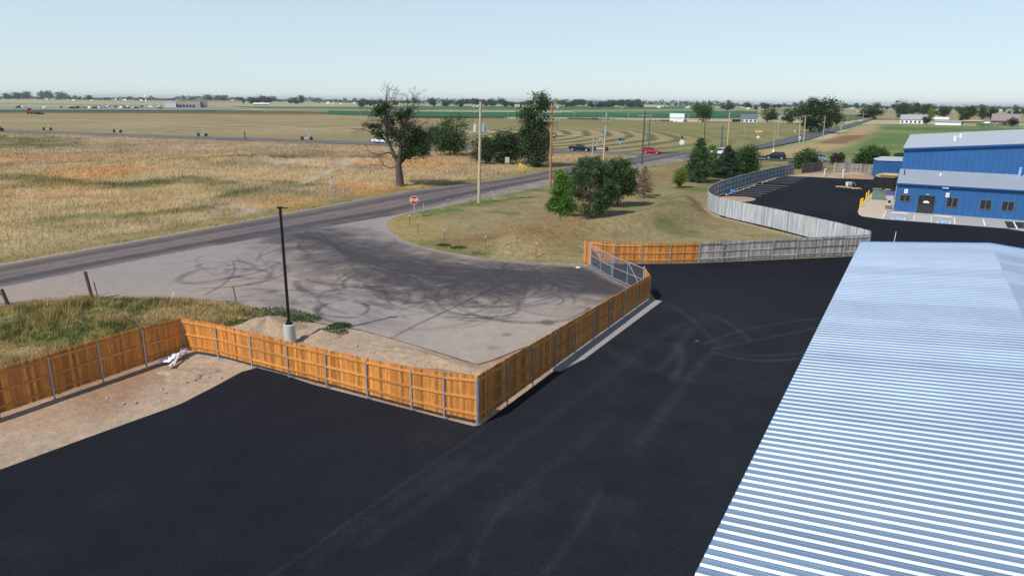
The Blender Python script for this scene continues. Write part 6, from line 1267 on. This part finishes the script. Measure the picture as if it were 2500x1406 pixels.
def prk(x, y):
    D = np.hypot(x, y); e = sst(.5, 2.0, pdist(np.stack([x, y], 1), PRAIRIE, True)[0]); return np.clip((62 / D) ** 1.1, .12, 1) * (1 - bare(x, y) * .97) * e * (.45 + .55 * sst(.3, .6, fbm(x * .25, y * .25, 8)))
Pp = scatter(PRAIRIE, 1500000, 5, prk); Dp = np.hypot(Pp[:, 0], Pp[:, 1]); dr = pdist(Pp, ROADN)[0]
hp2 = (.24 + .36 * fbm(Pp[:, 0] * .12, Pp[:, 1] * .12, 6)) * (.35 + .65 * sst(1, 5, dr))
blades('dry_grass', Pp, prairie_z(Pp[:, 0], Pp[:, 1]), hp2, .05 * np.clip(Dp / 70, .8, 2.2), prairie_col, 6, .14)
Pv = scatter(VERGE, 90000, 7); ev = pdist(Pv, VERGE, True)[0]; nv = fbm(Pv[:, 0] * .5, Pv[:, 1] * .5, 12)
blades('tall_weeds', Pv, .0, (.16 + .42 * nv * sst(.35, .65, nv)) * (.45 + .55 * sst(.1, 1.2, ev)), .045, lambda x, y: mixc(verge_col(x, y), lin('#b09a62'), (vnoise(x * 2.1, y * 2.1, 3) > .55).astype(float) * .75) * 1.0, 8, .35, (.15, 0))
Pl = scatter(LAWN, 240000, 9, lambda x, y: np.clip((60 / np.hypot(x, y)) ** 1.2, .15, 1) * sst(.3, .7, fbm(x * .6, y * .6, 13) + .12)); blades('lawn_grass', Pl, lawn_z(Pl[:, 0], Pl[:, 1]), .085, .06, lawn_col, 10, .35, (.5, 0))
ln_ = curve(GP([(1000, 288), (1100, 288.5), (1250, 289.5), (1400, 291), (1560, 294), (1640, 297)]), 20); r_ = np.random.default_rng(15); Pw = np.repeat(ln_, 60, 0) + r_.normal(0, 3.0, (len(ln_) * 60, 2)); Pw = Pw[fbm(Pw[:, 0] * .06, Pw[:, 1] * .06, 3) > .48]
blades('roadside_weeds', Pw, 0, .9, .7, lambda x, y: lin('#4a4a38') * np.ones((len(x), 1)), 16)
ed = resample(RE_N, .25, .5, 4, False); Pe = np.repeat(ed, 10, 0) + np.random.default_rng(3).normal(0, .35, (len(ed) * 10, 2)); Pe = Pe[(np.hypot(Pe[:, 0], Pe[:, 1]) < 130) & inside(Pe, PRAIRIE)]
blades('roadside_grass', Pe, 0, .22, .05, lambda x, y: mixc(lin('#8a7c42') * np.ones((len(x), 1)), lin('#5f6530'), sst(.4, .6, fbm(x * .4, y * .4, 2))), 17)
tr_ = resample(FARBASE[2:], .2, .25, 6, False); Pt = np.repeat(tr_, 8, 0) + np.random.default_rng(9).normal(0, .2, (len(tr_) * 8, 2)); Pt = Pt[inside(Pt, LAWN)]
blades('fence_line_grass', Pt, lawn_z(Pt[:, 0], Pt[:, 1]), .16, .04, lambda x, y: lin('#8d7f52') * np.ones((len(x), 1)), 18)

# ------------------------------------------------------------------ haze
hz_m = bpy.data.materials.new('haze'); hz_m.use_nodes = True; nt = hz_m.node_tree; nt.nodes.remove(nt.nodes['Principled BSDF'])
pv_ = nt.nodes.new('ShaderNodeVolumePrincipled'); pv_.inputs['Color'].default_value = (.86, .93, 1, 1); pv_.inputs['Density'].default_value = .00007; pv_.inputs['Anisotropy'].default_value = .3
nt.links.new(pv_.outputs[0], nt.nodes['Material Output'].inputs['Volume'])
m = MB(); m.box((0, 0, 20.3), (33000, 33000, 43.4)); hzb = m.build('haze', hz_m); struct(hzb, 'stuff')
